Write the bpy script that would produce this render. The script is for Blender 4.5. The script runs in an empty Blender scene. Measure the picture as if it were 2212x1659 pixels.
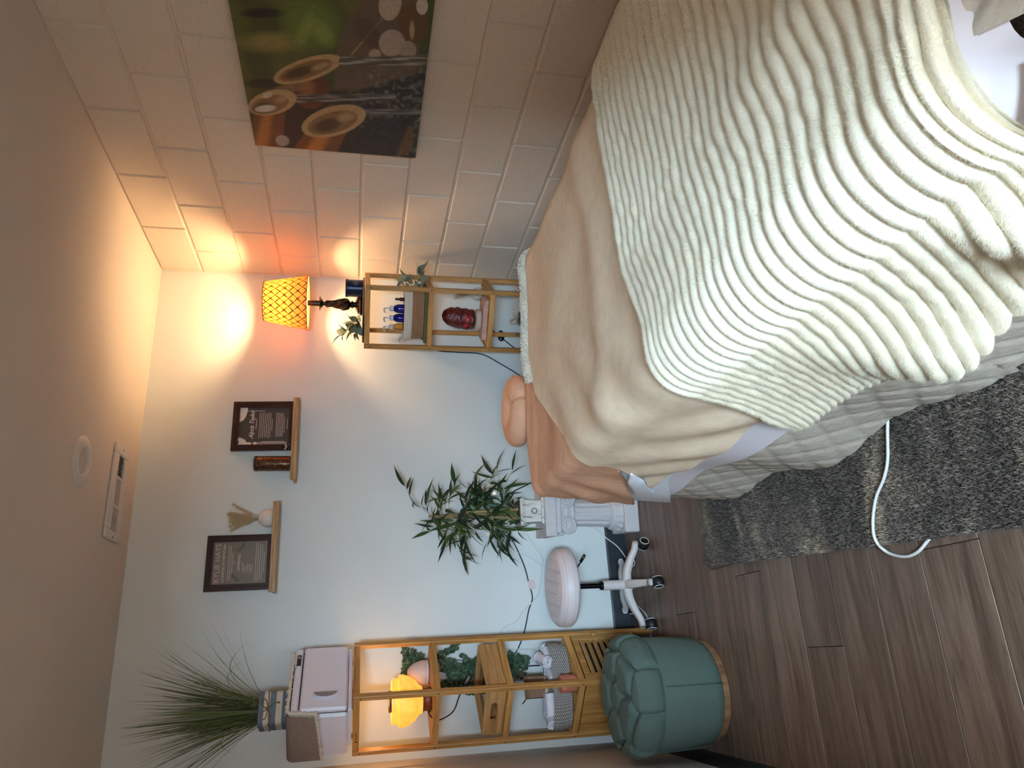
import bpy, bmesh, math
import numpy as np
from mathutils import Matrix, Vector

# ------------------------------------------------------------------ camera, world, daylight, exposure
scene = bpy.context.scene
COL = scene.collection
XL, XR, YB, YF, CZ = -0.413, 1.985, 3.702, -0.62, 2.396      # room: left, right, back, front wall, ceiling

def view_axes(pitch, roll, yaw):
    cy, sy, cp, sp = math.cos(yaw), math.sin(yaw), math.cos(pitch), math.sin(pitch)
    fwd = Vector((-sy*cp, cy*cp, -sp)); right = Vector((cy, sy, 0)); up = right.cross(fwd)
    cr, sr = math.cos(roll), math.sin(roll)
    return cr*right + sr*up, -sr*right + cr*up, fwd
R_, U_, F_ = view_axes(0.206021, 0.019079, -0.358753)
cam_data = bpy.data.cameras.new('camera')
cam_data.sensor_fit = 'HORIZONTAL'; cam_data.sensor_width = 36.0; cam_data.lens = 36.0*1596.26/2212.0
cam_data.clip_start = 0.02
cam = bpy.data.objects.new('camera', cam_data); COL.objects.link(cam)
# the phone was held upright but the picture is stored lying on its side
m3 = Matrix((-U_, R_, -F_)).transposed()
cam.matrix_world = Matrix.Translation((0, 0, 1.3817)) @ m3.to_4x4()
scene.camera = cam

vs = scene.view_settings
vs.view_transform = 'Standard'; vs.look = 'None'; vs.gamma = 1.0; vs.exposure = 0.55
vs.use_curve_mapping = False

world = bpy.data.worlds.new('world'); scene.world = world
world.use_nodes = True
bgn = world.node_tree.nodes['Background']
bgn.inputs['Color'].default_value = (1.0, 0.93, 0.86, 1); bgn.inputs['Strength'].default_value = 7.5

def area_light(name, loc, target, sx, sy, power, color, spread=180):
    l = bpy.data.lights.new(name, 'AREA'); l.shape = 'RECTANGLE'; l.size = sx; l.size_y = sy
    l.energy = power; l.color = color; l.spread = math.radians(spread)
    o = bpy.data.objects.new(name, l); COL.objects.link(o)
    o.location = loc
    o.rotation_euler = (Vector(target)-Vector(loc)).to_track_quat('-Z', 'Y').to_euler()
    return o
# daylight from the open doorway behind the camera, in the left end of the front wall
DX0, DX1, DZ1 = -0.405, -0.03, 2.04
area_light('doorway_daylight', (-1.15, -3.6, 2.42), (0.30, 1.6, 0.75), 1.9, 1.2, 980, (0.52, 0.78, 1.0))

# ------------------------------------------------------------------ helpers
def srgb(r, g, b):
    f = lambda c: (c/12.92 if c <= 0.04045 else ((c+0.055)/1.055)**2.4)
    return (f(r/255), f(g/255), f(b/255), 1.0)

def rot_z(a):
    c, s = math.cos(a), math.sin(a); return np.array(((c, -s, 0), (s, c, 0), (0, 0, 1.0)))
def rot_x(a):
    c, s = math.cos(a), math.sin(a); return np.array(((1.0, 0, 0), (0, c, -s), (0, s, c)))
def rot_y(a):
    c, s = math.cos(a), math.sin(a); return np.array(((c, 0, s), (0, 1.0, 0), (-s, 0, c)))

def make_mesh(name, V, F, smooth=False):
    V = np.asarray(V, dtype=np.float32).reshape(-1, 3)
    me = bpy.data.meshes.new(name)
    if isinstance(F, np.ndarray):
        n, k = F.shape
        me.vertices.add(len(V)); me.vertices.foreach_set('co', V.ravel())
        me.loops.add(n*k); me.loops.foreach_set('vertex_index', F.astype(np.int32).ravel())
        me.polygons.add(n); me.polygons.foreach_set('loop_start', np.arange(0, n*k, k, dtype=np.int32))
        me.update(calc_edges=True); me.validate()
    else:
        me.from_pydata(V.tolist(), [], [list(map(int, f)) for f in F]); me.update()
    if smooth:
        me.polygons.foreach_set('use_smooth', np.ones(len(me.polygons), dtype=bool))
    return me

def put(name, me, mat, parent=None, loc=None, rz=0.0):
    o = bpy.data.objects.new(name, me); COL.objects.link(o)
    if mat is not None:
        if len(me.materials) == 0: me.materials.append(mat)
    if parent is not None: o.parent = parent
    if loc is not None: o.location = loc
    if rz: o.rotation_euler = (0, 0, rz)
    return o

def tag(o, label=None, cat=None, group=None, kind=None):
    if label: o['label'] = label
    if cat: o['category'] = cat
    if group: o['group'] = group
    if kind: o['kind'] = kind
    return o

def thing(name, label, cat, loc=(0, 0, 0), rz=0.0, group=None):
    o = bpy.data.objects.new(name, None); COL.objects.link(o); o.empty_display_size = 0.02
    o.location = loc; o.rotation_euler = (0, 0, rz)
    return tag(o, label, cat, group)

class MB:
    """collects geometry of ONE part"""
    def __init__(s): s.v = []; s.f = []; s.n = 0
    def add(s, V, F):
        V = np.asarray(V, float).reshape(-1, 3)
        s.v.append(V); s.f += [tuple(int(i)+s.n for i in f) for f in F]; s.n += len(V); return s
    def box(s, c, size, ch=0.0015, R=None):
        h = np.array(size, float)/2; ch = min(ch, h.min()*0.6)
        V = []; idx = {}
        for sx in (-1, 1):
            for sy in (-1, 1):
                for sz in (-1, 1):
                    for a in range(3):
                        p = np.array((sx, sy, sz))*h - np.array((sx, sy, sz))*ch
                        p[a] = (sx, sy, sz)[a]*h[a]
                        idx[(sx, sy, sz, a)] = len(V); V.append(p)
        F = []
        for a in range(3):
            b, c2 = (a+1) % 3, (a+2) % 3
            for sg in (-1, 1):
                q = []
                for (u, v) in ((-1, -1), (1, -1), (1, 1), (-1, 1)):
                    k = [0, 0, 0]; k[a] = sg; k[b] = u; k[c2] = v; q.append(idx[(*k, a)])
                F.append(q if sg > 0 else q[::-1])
            for u in (-1, 1):
                for v in (-1, 1):
                    k0 = [0, 0, 0]; k1 = [0, 0, 0]; k0[a] = -1; k1[a] = 1
                    for k in (k0, k1): k[b] = u; k[c2] = v
                    q = [idx[(*k0, b)], idx[(*k1, b)], idx[(*k1, c2)], idx[(*k0, c2)]]
                    F.append(q if u*v < 0 else q[::-1])
        for sx in (-1, 1):
            for sy in (-1, 1):
                for sz in (-1, 1):
                    q = [idx[(sx, sy, sz, a)] for a in range(3)]
                    F.append(q if sx*sy*sz > 0 else q[::-1])
        V = np.array(V)
        # fix winding of chamfer quads by centroid test
        FF = []
        for q in F:
            p = V[q]; nrm = np.cross(p[1]-p[0], p[2]-p[0])
            FF.append(q if np.dot(nrm, p.mean(0)) >= 0 else q[::-1])
        if R is not None: V = V @ np.asarray(R).T
        return s.add(V+np.array(c, float), FF)
    def grid(s, P, cu=False, cv=False, flip=False):
        P = np.asarray(P, float); n, m = P.shape[:2]
        I = np.arange(n*m).reshape(n, m)
        if cu: I = np.vstack((I, I[:1]))
        if cv: I = np.hstack((I, I[:, :1]))
        q = np.stack((I[:-1, :-1], I[1:, :-1], I[1:, 1:], I[:-1, 1:]), -1).reshape(-1, 4)
        if flip: q = q[:, ::-1]
        return s.add(P.reshape(-1, 3), q)
    def tube(s, pts, r, n=8, caps=True):
        pts = np.asarray(pts, float); N = len(pts); r = np.broadcast_to(np.asarray(r, float), (N,))
        T = np.gradient(pts, axis=0); T /= np.linalg.norm(T, axis=1)[:, None]+1e-12
        up = np.array((0, 0, 1.0)) if abs(T[0][2]) < .9 else np.array((1.0, 0, 0))
        A = np.zeros_like(pts); a = up-T[0]*np.dot(up, T[0]); a /= np.linalg.norm(a)
        for i in range(N):
            a = a-T[i]*np.dot(a, T[i]); a /= np.linalg.norm(a)+1e-12; A[i] = a
        B = np.cross(T, A); th = np.linspace(0, 2*np.pi, n, endpoint=False)
        P = pts[:, None]+r[:, None, None]*(np.cos(th)[None, :, None]*A[:, None]+np.sin(th)[None, :, None]*B[:, None])
        base = s.n; s.grid(P, cv=True, flip=True)
        if caps:
            s.f.append(tuple(base+i for i in range(n))[::-1]); s.f.append(tuple(base+(N-1)*n+i for i in range(n)))
        return s
    def lathe(s, prof, n=32, c=(0, 0, 0), mod=None, R=None, cap=True):
        prof = np.asarray(prof, float); th = np.linspace(0, 2*np.pi, n, endpoint=False)
        rr = prof[:, 0][:, None]*np.ones(n)[None]; zz = prof[:, 1][:, None]*np.ones(n)[None]
        if mod is not None: rr = rr*mod(th[None, :], zz)
        P = np.stack((rr*np.cos(th), rr*np.sin(th), zz), -1)
        if R is not None: P = P @ np.asarray(R).T
        P = P+np.array(c, float)
        base = s.n; s.grid(P, cv=True, flip=True)
        if cap:
            if prof[0, 0] > 1e-4: s.f.append(tuple(base+i for i in range(n))[::-1])
            if prof[-1, 0] > 1e-4: s.f.append(tuple(base+(len(prof)-1)*n+i for i in range(n)))
        return s
    def ball(s, c, r, n=16, m=10):
        a = np.linspace(-np.pi/2, np.pi/2, m); r = np.broadcast_to(np.asarray(r, float), (3,))
        prof = np.stack((np.cos(a)+1e-5, np.sin(a)), 1)
        th = np.linspace(0, 2*np.pi, n, endpoint=False)
        P = np.stack((prof[:, 0][:, None]*np.cos(th)*r[0], prof[:, 0][:, None]*np.sin(th)*r[1], prof[:, 1][:, None]*np.ones(n)*r[2]), -1)
        return s.grid(P+np.array(c, float), cv=True, flip=True)
    def torus(s, c, R, r, n=32, m=10, rot=None):
        a = np.linspace(0, 2*np.pi, n, endpoint=False); b = np.linspace(0, 2*np.pi, m, endpoint=False)
        P = np.stack(((R+r*np.cos(b)[None])*np.cos(a)[:, None], (R+r*np.cos(b)[None])*np.sin(a)[:, None], r*np.sin(b)[None]*np.ones((n, 1))), -1)
        if rot is not None: P = P @ np.asarray(rot).T
        return s.grid(P+np.array(c, float), cu=True, cv=True)
    def prism(s, poly, z0, z1, R=None, c=(0, 0, 0)):
        poly = np.asarray(poly, float); n = len(poly)
        V = np.vstack((np.c_[poly, np.full(n, z0)], np.c_[poly, np.full(n, z1)]))
        F = [tuple(range(n))[::-1], tuple(range(n, 2*n))]+[(i, (i+1) % n, n+(i+1) % n, n+i) for i in range(n)]
        if R is not None: V = V @ np.asarray(R).T
        return s.add(V+np.array(c, float), F)
    def mesh(s, name, smooth=False):
        V = np.vstack(s.v)
        return make_mesh(name, V, s.f, smooth)
    def build(s, name, mat, parent=None, smooth=False, loc=None, rz=0.0, auto=None):
        me = s.mesh(name, smooth or auto is not None)
        if auto is not None:
            try: me.set_sharp_from_angle(angle=math.radians(auto))
            except Exception: pass
        return put(name, me, mat, parent, loc, rz)

def spline(pts, n=8):
    """Catmull-Rom through the points"""
    p = np.asarray(pts, float); p = np.vstack((2*p[0]-p[1], p, 2*p[-1]-p[-2])); out = []
    for i in range(1, len(p)-2):
        t = np.linspace(0, 1, n, endpoint=False)[:, None]
        a, b, c, d = p[i-1], p[i], p[i+1], p[i+2]
        out.append(0.5*((2*b)+(-a+c)*t+(2*a-5*b+4*c-d)*t**2+(-a+3*b-3*c+d)*t**3))
    out.append(p[-2][None]); return np.vstack(out)

rng = np.random.default_rng(7)
def waves(seed, nd, nf=10, lo=1.0, hi=6.0):
    """smooth random field: sum of sinusoids, about -1..1"""
    g = np.random.default_rng(seed); k = g.normal(size=(nf, nd)); k /= np.linalg.norm(k, axis=1)[:, None]
    k *= g.uniform(lo, hi, nf)[:, None]*2*np.pi; ph = g.uniform(0, 2*np.pi, nf)
    a = 1/np.sqrt(nf)
    def f(*X):
        s = 0
        for i in range(nf): s = s+np.sin(sum(k[i, j]*X[j] for j in range(nd))+ph[i])
        return s*a
    return f

def text_mesh(body, size, align='CENTER', shear=0.0, offset=0.0, spacing=1.0):
    """lettering in the x-y plane, from the built-in font"""
    cu = bpy.data.curves.new('lettering', 'FONT'); cu.body = body; cu.size = size; cu.align_x = align; cu.align_y = 'CENTER'
    cu.shear = shear; cu.offset = offset; cu.space_character = spacing; cu.resolution_u = 3
    o = bpy.data.objects.new('lettering', cu); COL.objects.link(o)
    me = bpy.data.meshes.new_from_object(o.evaluated_get(bpy.context.evaluated_depsgraph_get()))
    bpy.data.objects.remove(o); bpy.data.curves.remove(cu)
    return me

# ------------------------------------------------------------------ materials
class Nodes:
    def __init__(s, name):
        s.m = bpy.data.materials.new(name); s.m.use_nodes = True; s.t = s.m.node_tree
        s.b = s.t.nodes['Principled BSDF']; s.out = s.t.nodes['Material Output']
        s.tc = None
    def n(s, kind, **kw):
        x = s.t.nodes.new(kind)
        for k, v in kw.items(): setattr(x, k, v)
        return x
    def l(s, a, b): s.t.links.new(a, b)
    def coords(s, scale=(1, 1, 1), which='Object', offs_random=False):
        if s.tc is None: s.tc = s.n('ShaderNodeTexCoord')
        mp = s.n('ShaderNodeMapping'); s.l(s.tc.outputs[which], mp.inputs['Vector']); mp.inputs['Scale'].default_value = scale
        if offs_random:
            oi = s.n('ShaderNodeObjectInfo'); mul = s.n('ShaderNodeMath', operation='MULTIPLY'); s.l(oi.outputs['Random'], mul.inputs[0]); mul.inputs[1].default_value = 37.0
            cb = s.n('ShaderNodeCombineXYZ')
            for i in range(3): s.l(mul.outputs[0], cb.inputs[i])
            s.l(cb.outputs[0], mp.inputs['Location'])
        return mp.outputs[0]
    def noise(s, vec, scale, detail=3, rough=0.55, dist=0.0):
        x = s.n('ShaderNodeTexNoise'); s.l(vec, x.inputs['Vector']); x.inputs['Scale'].default_value = scale
        x.inputs['Detail'].default_value = detail; x.inputs['Roughness'].default_value = rough; x.inputs['Distortion'].default_value = dist
        return x.outputs['Fac']
    def ramp(s, fac, stops):
        x = s.n('ShaderNodeValToRGB'); s.l(fac, x.inputs['Fac']); e = x.color_ramp.elements
        while len(e) < len(stops): e.new(0.5)
        for i, (p, c) in enumerate(stops): e[i].position = p; e[i].color = c
        return x.outputs['Color']
    def mix(s, fac, a, b):
        x = s.n('ShaderNodeMix', data_type='RGBA')
        for sock, val in ((x.inputs['Factor'], fac), (x.inputs['A'], a), (x.inputs['B'], b)):
            if hasattr(val, 'links') or hasattr(val, 'is_output'): s.l(val, sock)
            else: sock.default_value = val
        return x.outputs['Result']
    def bump(s, h, strength=0.3, dist=0.002, prev=None):
        x = s.n('ShaderNodeBump'); s.l(h, x.inputs['Height']); x.inputs['Strength'].default_value = strength; x.inputs['Distance'].default_value = dist
        if prev is not None: s.l(prev, x.inputs['Normal'])
        return x.outputs['Normal']
    def set(s, color=None, rough=None, metal=None, normal=None, **kw):
        for key, val in (('Base Color', color), ('Roughness', rough), ('Metallic', metal), ('Normal', normal)):
            if val is None: continue
            if hasattr(val, 'is_output'): s.l(val, s.b.inputs[key])
            else: s.b.inputs[key].default_value = val
        for k, v in kw.items(): s.b.inputs[k.replace('_', ' ')].default_value = v
        return s.m

def plain(name, col, rough=0.5, metal=0.0, nscale=None, nstr=0.2, ndist=0.001, var=0.0, vscale=20, **kw):
    N = Nodes(name); c = srgb(*col); color = c
    if var:
        f = N.noise(N.coords(), vscale, 4)
        lo = tuple(x*(1-var) for x in c[:3])+(1,); hi = tuple(min(1, x*(1+var)) for x in c[:3])+(1,)
        color = N.ramp(f, ((0.3, lo), (0.7, hi)))
    nm = N.bump(N.noise(N.coords(), nscale, 3), nstr, ndist) if nscale else None
    return N.set(color, rough, metal, nm, **kw)

def translucent(name, col, amount=0.4, rough=0.8, nscale=None, nstr=0.2, ndist=0.001, tcol=None):
    N = Nodes(name); c = srgb(*col)
    nm = N.bump(N.noise(N.coords(), nscale, 3), nstr, ndist) if nscale else None
    N.set(c, rough, 0, nm)
    tr = N.n('ShaderNodeBsdfTranslucent'); tr.inputs['Color'].default_value = srgb(*tcol) if tcol else c
    mx = N.n('ShaderNodeMixShader'); mx.inputs[0].default_value = amount
    N.l(N.b.outputs[0], mx.inputs[1]); N.l(tr.outputs[0], mx.inputs[2]); N.l(mx.outputs[0], N.out.inputs[0])
    return N.m

def clear_glass(name, tint=(245, 250, 248), amount=0.8, rough=0.03):
    N = Nodes(name); g = N.n('ShaderNodeBsdfGlossy'); g.inputs['Roughness'].default_value = rough
    t = N.n('ShaderNodeBsdfTransparent'); t.inputs['Color'].default_value = srgb(*tint)
    fr = N.n('ShaderNodeLayerWeight'); fr.inputs['Blend'].default_value = 0.35
    mth = N.n('ShaderNodeMath', operation='MULTIPLY'); N.l(fr.outputs['Facing'], mth.inputs[0]); mth.inputs[1].default_value = amount
    mx = N.n('ShaderNodeMixShader'); N.l(mth.outputs[0], mx.inputs[0]); N.l(t.outputs[0], mx.inputs[1]); N.l(g.outputs[0], mx.inputs[2])
    N.l(mx.outputs[0], N.out.inputs[0]); return N.m

def wood(name, c1, c2, c3, axis, rough=0.45, fine=60, stretch=14, bstr=0.12):
    """grain along the given axis"""
    N = Nodes(name); sc = [stretch]*3; sc[axis] = 1.0
    v = N.coords(tuple(sc), offs_random=True)
    a = N.noise(v, 2.2, 5, 0.6, 0.6); b = N.noise(v, fine/10, 4, 0.7)
    col = N.ramp(a, ((0.30, srgb(*c1)), (0.52, srgb(*c2)), (0.75, srgb(*c3))))
    dark = N.ramp(b, ((0.35, (0.62, 0.58, 0.54, 1)), (0.6, (1, 1, 1, 1))))
    mx = N.n('ShaderNodeMix', data_type='RGBA', blend_type='MULTIPLY'); mx.inputs['Factor'].default_value = 0.8
    N.l(col, mx.inputs['A']); N.l(dark, mx.inputs['B'])
    oi = N.n('ShaderNodeObjectInfo'); hs = N.n('ShaderNodeHueSaturation'); mr = N.n('ShaderNodeMapRange')
    N.l(oi.outputs['Random'], mr.inputs['Value']); mr.inputs['To Min'].default_value = 0.86; mr.inputs['To Max'].default_value = 1.12
    N.l(mr.outputs[0], hs.inputs['Value']); N.l(mx.outputs['Result'], hs.inputs['Color'])
    return N.set(hs.outputs[0], rough, 0, N.bump(b, bstr, 0.001))

BAM = [wood('bamboo_%s' % 'xyz'[i], (176, 122, 62), (205, 152, 86), (222, 174, 108), i, 0.42) for i in range(3)]

# ------------------------------------------------------------------ the room
def paint_mat(name, col, rough=0.75, s1=220, st=0.25):
    N = Nodes(name); v = N.coords()
    h = N.noise(v, s1, 3, 0.6); big = N.noise(v, 3, 2)
    c = srgb(*col); lo = tuple(x*0.95 for x in c[:3])+(1,)
    return N.set(N.ramp(big, ((0.3, lo), (0.7, c))), rough, 0, N.bump(h, st, 0.0012))
M_WALL = paint_mat('wall_paint', (222, 228, 227), 0.5)
M_SIDE = paint_mat('side_wall_paint', (216, 212, 208), 0.6)
M_CEIL = paint_mat('ceiling_paint', (216, 206, 194), 0.8)
M_BASE = plain('black_vinyl', (34, 40, 46), 0.45, nscale=80, nstr=0.1)

def block_mat():
    N = Nodes('painted_block'); v = N.coords(); g = N.n('ShaderNodeNewGeometry')
    pos = N.n('ShaderNodeMapping'); N.l(g.outputs['Position'], pos.inputs['Vector'])
    a = N.noise(pos.outputs[0], 160, 4, 0.65); b = N.noise(pos.outputs[0], 45, 3, 0.6)
    pit = N.noise(pos.outputs[0], 260, 2, 0.5); patch = N.noise(pos.outputs[0], 2.2, 3, 0.6)
    pm = N.ramp(pit, ((0.30, (0, 0, 0, 1)), (0.37, (1, 1, 1, 1))))
    pa = N.ramp(patch, ((0.42, (1, 1, 1, 1)), (0.62, (0, 0, 0, 1))))
    mx = N.n('ShaderNodeMath', operation='MAXIMUM'); N.l(pm, mx.inputs[0]); N.l(pa, mx.inputs[1])
    col = N.mix(mx.outputs[0], srgb(124, 108, 94), srgb(218, 205, 190))
    n1 = N.bump(b, 0.35, 0.003); n2 = N.bump(a, 0.55, 0.002, n1); n3 = N.bump(mx.outputs[0], 0.4, 0.0015, n2)
    return N.set(col, 0.62, 0, n3)
M_BLOCK = block_mat()
M_MORTAR = plain('painted_mortar', (216, 200, 184), 0.65, nscale=120, nstr=0.4, ndist=0.002)

def struct(name, mb, mat, parent=None, **k):
    o = mb.build(name, mat, parent, **k); tag(o, kind='structure'); return o

# walls, ceiling
struct('wall_back', MB().box(((XL+XR)/2, YB+0.05, CZ/2), (XR-XL+0.3, 0.1, CZ+0.2), 0), M_WALL)
mb = MB()
mb.box(((DX1+XR)/2, YF-0.05, CZ/2), (XR-DX1+0.1, 0.1, CZ+0.1), 0)
mb.box(((XL-0.1+DX0)/2, YF-0.05, CZ/2), (DX0-XL+0.1, 0.1, CZ+0.1), 0)
mb.box(((DX0+DX1)/2, YF-0.05, (DZ1+CZ)/2), (DX1-DX0, 0.1, CZ-DZ1), 0)
struct('wall_front', mb, M_SIDE)
struct('ceiling', MB().box(((XL+XR)/2, (YF+YB)/2, CZ+0.05), (XR-XL+0.3, YB-YF+0.3, 0.1), 0), M_CEIL)
struct('wall_left', MB().box((XL-0.06, (YF+YB)/2, CZ/2), (0.12, YB-YF, CZ), 0), M_SIDE)
M_WHITE = plain('white_enamel', (232, 232, 230), 0.35)
dr1 = bpy.data.objects.new('door_1', None); COL.objects.link(dr1); dr1.location = ((DX0+DX1)/2, YF-0.05, 0); tag(dr1, kind='structure')
for s_ in (-1, 1): MB().box((s_*((DX1-DX0)/2-0.012), 0, DZ1/2), (0.024, 0.11, DZ1), 0.002).build('door_jamb', M_WHITE, dr1)
MB().box((0, 0, DZ1-0.012), (DX1-DX0-0.05, 0.11, 0.024), 0.002).build('door_head', M_WHITE, dr1)

# concrete block wall, every block its own piece
BH, BL = 0.2032, 0.4064
wr = struct('wall_right', MB().box((XR+0.056, (YF+YB)/2, CZ/2), (0.1, YB-YF, CZ), 0), M_MORTAR)
full = None
for r in range(12):
    z1 = CZ-r*BH; z0 = max(0.0, z1-BH)
    y = 2.0574+(BH if r % 2 else 0)-BL*9
    while y < YB:
        a, b = max(y, YF), min(y+BL, YB); y += BL
        if b-a < 0.012: continue
        dy, dz = b-a-0.010, z1-z0-0.010
        key = abs(dy-(BL-0.010)) < 1e-4 and abs(dz-(BH-0.010)) < 1e-4
        if key and full: me = full
        else:
            me = MB().box((0, 0, 0), (0.03, dy, dz), 0.0045).mesh('block')
            if key: full = me
        put('block', me, M_BLOCK, wr, (XR+0.015, (a+b)/2, (z0+z1)/2))

# plank floor, every plank its own piece; planks run across the room
def plank_mat():
    N = Nodes('laminate_plank'); v = N.coords((1.0, 16, 16), offs_random=True)
    a = N.noise(v, 1.6, 6, 0.62, 0.9); b = N.noise(v, 9, 4, 0.7, 0.3)
    v2 = N.coords((2.0, 9, 9), offs_random=True); kn = N.noise(v2, 2.6, 2, 0.4, 1.5)
    col = N.ramp(a, ((0.25, srgb(78, 62, 52)), (0.45, srgb(112, 92, 79)), (0.62, srgb(134, 112, 97)), (0.8, srgb(96, 78, 66))))
    dk = N.ramp(b, ((0.3, (0.55, 0.5, 0.47, 1)), (0.55, (1, 1, 1, 1))))
    mx = N.n('ShaderNodeMix', data_type='RGBA', blend_type='MULTIPLY'); mx.inputs['Factor'].default_value = 0.75
    N.l(col, mx.inputs['A']); N.l(dk, mx.inputs['B'])
    k2 = N.ramp(kn, ((0.70, (1, 1, 1, 1)), (0.78, (0.6, 0.5, 0.45, 1))))
    m2 = N.n('ShaderNodeMix', data_type='RGBA', blend_type='MULTIPLY'); m2.inputs['Factor'].default_value = 0.7
    N.l(mx.outputs['Result'], m2.inputs['A']); N.l(k2, m2.inputs['B'])
    oi = N.n('ShaderNodeObjectInfo'); hs = N.n('ShaderNodeHueSaturation'); mr = N.n('ShaderNodeMapRange')
    N.l(oi.outputs['Random'], mr.inputs['Value']); mr.inputs['To Min'].default_value = 0.85; mr.inputs['To Max'].default_value = 1.15
    N.l(mr.outputs[0], hs.inputs['Value']); N.l(m2.outputs['Result'], hs.inputs['Color'])
    return N.set(hs.outputs[0], 0.42, 0, N.bump(b, 0.15, 0.0008))
M_PLANK = plank_mat()
fl = struct('floor', MB().box(((XL+XR)/2, (YF+YB)/2, -0.07), (XR-XL+0.3, YB-YF+0.3, 0.1), 0), plain('plank_joint', (150, 130, 112), 0.6))
PW = 0.192; y = 2.789+PW*4; row = 0
gp = np.random.default_rng(3)
while y > YF-PW:
    a, b = max(y, YF), min(y+PW, YB)
    if b-a > 0.01:
        x = XL-gp.uniform(0.1, 1.1)
        while x < XR:
            x0, x1 = max(x, XL), min(x+1.22, XR); x += 1.22
            if x1-x0 < 0.02: continue
            me = MB().box((0, 0, 0), (x1-x0-0.0016, b-a-0.0022, 0.02), 0.0012).mesh('plank')
            put('plank', me, M_PLANK, fl, ((x0+x1)/2, (a+b)/2, -0.01))
    y -= PW

def baseboard(name, length, loc, rz):
    prof = [(0, 0), (0.016, 0), (0.012, 0.006), (0.005, 0.014), (0.004, 0.098), (0.002, 0.108), (0, 0.108)]
    mb = MB(); mb.prism(np.array(prof), -length/2, length/2, R=np.array(((0, 0, 1.0), (-1, 0, 0), (0, 1, 0))))
    struct(name, mb, M_BASE, loc=loc, rz=rz)
baseboard('baseboard_back', XR-XL-0.05, ((XL+XR)/2, YB-0.0005, 0), 0)
baseboard('baseboard_left', YB-YF-0.06, (XL+0.0005, (YF+YB)/2, 0), math.pi/2)

# ------------------------------------------------------------------ ceiling fittings
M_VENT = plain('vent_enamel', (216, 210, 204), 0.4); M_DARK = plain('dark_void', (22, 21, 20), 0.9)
v = thing('ceiling_vent', 'long white metal air vent with three louvre sections on the ceiling', 'vent', (0.748, 3.425, CZ))
VW, VD = 0.405, 0.20
mb = MB()
for sgn in (-1, 1):
    mb.box((sgn*(VW/2-0.02), 0, -0.006), (0.04, VD, 0.012), 0.004); mb.box((0, sgn*(VD/2-0.03), -0.006), (VW-0.08, 0.06, 0.012), 0.004)
for xx in (-0.062, 0.062): mb.box((xx, 0, -0.006), (0.014, 0.08, 0.011), 0.002)
mb.build('frame', M_VENT, v)
MB().box((0, 0, -0.0012), (VW-0.06, 0.1, 0.002), 0).build('backing', M_DARK, v)
lv = MB().box((0, 0, 0), (0.0015, 0.082, 0.011), 0, rot_y(0.55)).mesh('louvre')
lvm = MB().box((0, 0, 0), (0.0015, 0.082, 0.011), 0, rot_y(-0.55)).mesh('louvre')
for i in range(9): put('louvre', lv, M_VENT, v, (0.076+i*0.0102, 0, -0.0075))
for i in range(9): put('louvre', lvm, M_VENT, v, (-0.158+i*0.0102, 0, -0.0075))
lc = MB().box((0, 0, 0), (0.108, 0.0014, 0.0055), 0, rot_x(-0.5)).mesh('louvre')
for i in range(8): put('louvre', lc, M_VENT, v, (0, -0.035+i*0.0100, -0.0065))
sc = MB().lathe(((0.0001, -0.003), (0.003, -0.002), (0.0045, 0)), 12).mesh('screw', True)
for sgn in (-1, 1): put('screw', sc, plain('screw_steel', (150, 140, 125), 0.35, 0.8) if sgn < 0 else bpy.data.materials['screw_steel'], v, (sgn*(VW/2-0.012), 0, -0.012))
d = thing('ceiling_light', 'round white recessed ceiling light with a wide trim ring, switched off', 'ceiling light', (0.775, 2.983, CZ))
MB().lathe(((0.050, -0.0015), (0.056, -0.008), (0.062, -0.0095), (0.080, -0.0075), (0.094, -0.004), (0.096, 0.0)), 48, cap=False).build('trim_ring', M_VENT, d, True)
MB().lathe(((0.0545, -0.0055), (0.052, -0.0020), (0.046, -0.0012), (0.0001, -0.0012)), 48, cap=False).build('lens', plain('frosted_lens', (196, 190, 184), 0.6), d, True)
MB().tube(spline([(0, 0, 0), (0, 0, -0.018), (0.004, 0, -0.026), (0.010, 0, -0.024), (0.011, 0, -0.016)], 5), 0.0016, 8).build('ceiling_hook', M_VENT, None, True, loc=(0.72, 3.575, CZ-0.0005))
tag(bpy.data.objects['ceiling_hook'], 'tiny white hook screwed into the ceiling beside the vent', 'hook')

# ------------------------------------------------------------------ wall ledges and what stands on them
M_FRAME = wood('dark_walnut', (42, 22, 16), (62, 33, 24), (78, 44, 32), 2, 0.35)
M_LEDGE = wood('oak_ledge', (150, 112, 72), (196, 158, 112), (216, 182, 138), 0, 0.45)
M_PAPER1 = plain('taupe_print', (128, 118, 106), 0.45, nscale=300, nstr=0.05)
M_PAPER2 = plain('charcoal_print', (72, 64, 64), 0.45)
M_INK_L = plain('pale_ink', (222, 208, 200), 0.6); M_INK_P = plain('pink_ink', (214, 178, 166), 0.6); M_INK_D = plain('dark_ink', (46, 44, 38), 0.6)
M_INK_W = plain('white_ink', (236, 230, 228), 0.6)
def ledge(label, x0, x1, z):
    o = thing('wall_ledge', label, 'wall shelf', ((x0+x1)/2, YB, z), group='oak picture ledges')
    w = x1-x0
    MB().box((0, -0.045, 0.008), (w, 0.09, 0.016), 0.002).build('board', M_LEDGE, o)
    MB().box((0, -0.084, 0.021), (w, 0.012, 0.014), 0.0025).build('front_lip', M_LEDGE, o)
    return o
ledge('oak wall ledge carrying a framed print and a pampas vase', 0.326, 0.742, 1.732)
ledge('oak wall ledge carrying a framed print and a glitter tumbler', 0.845, 1.262, 1.664)

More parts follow.
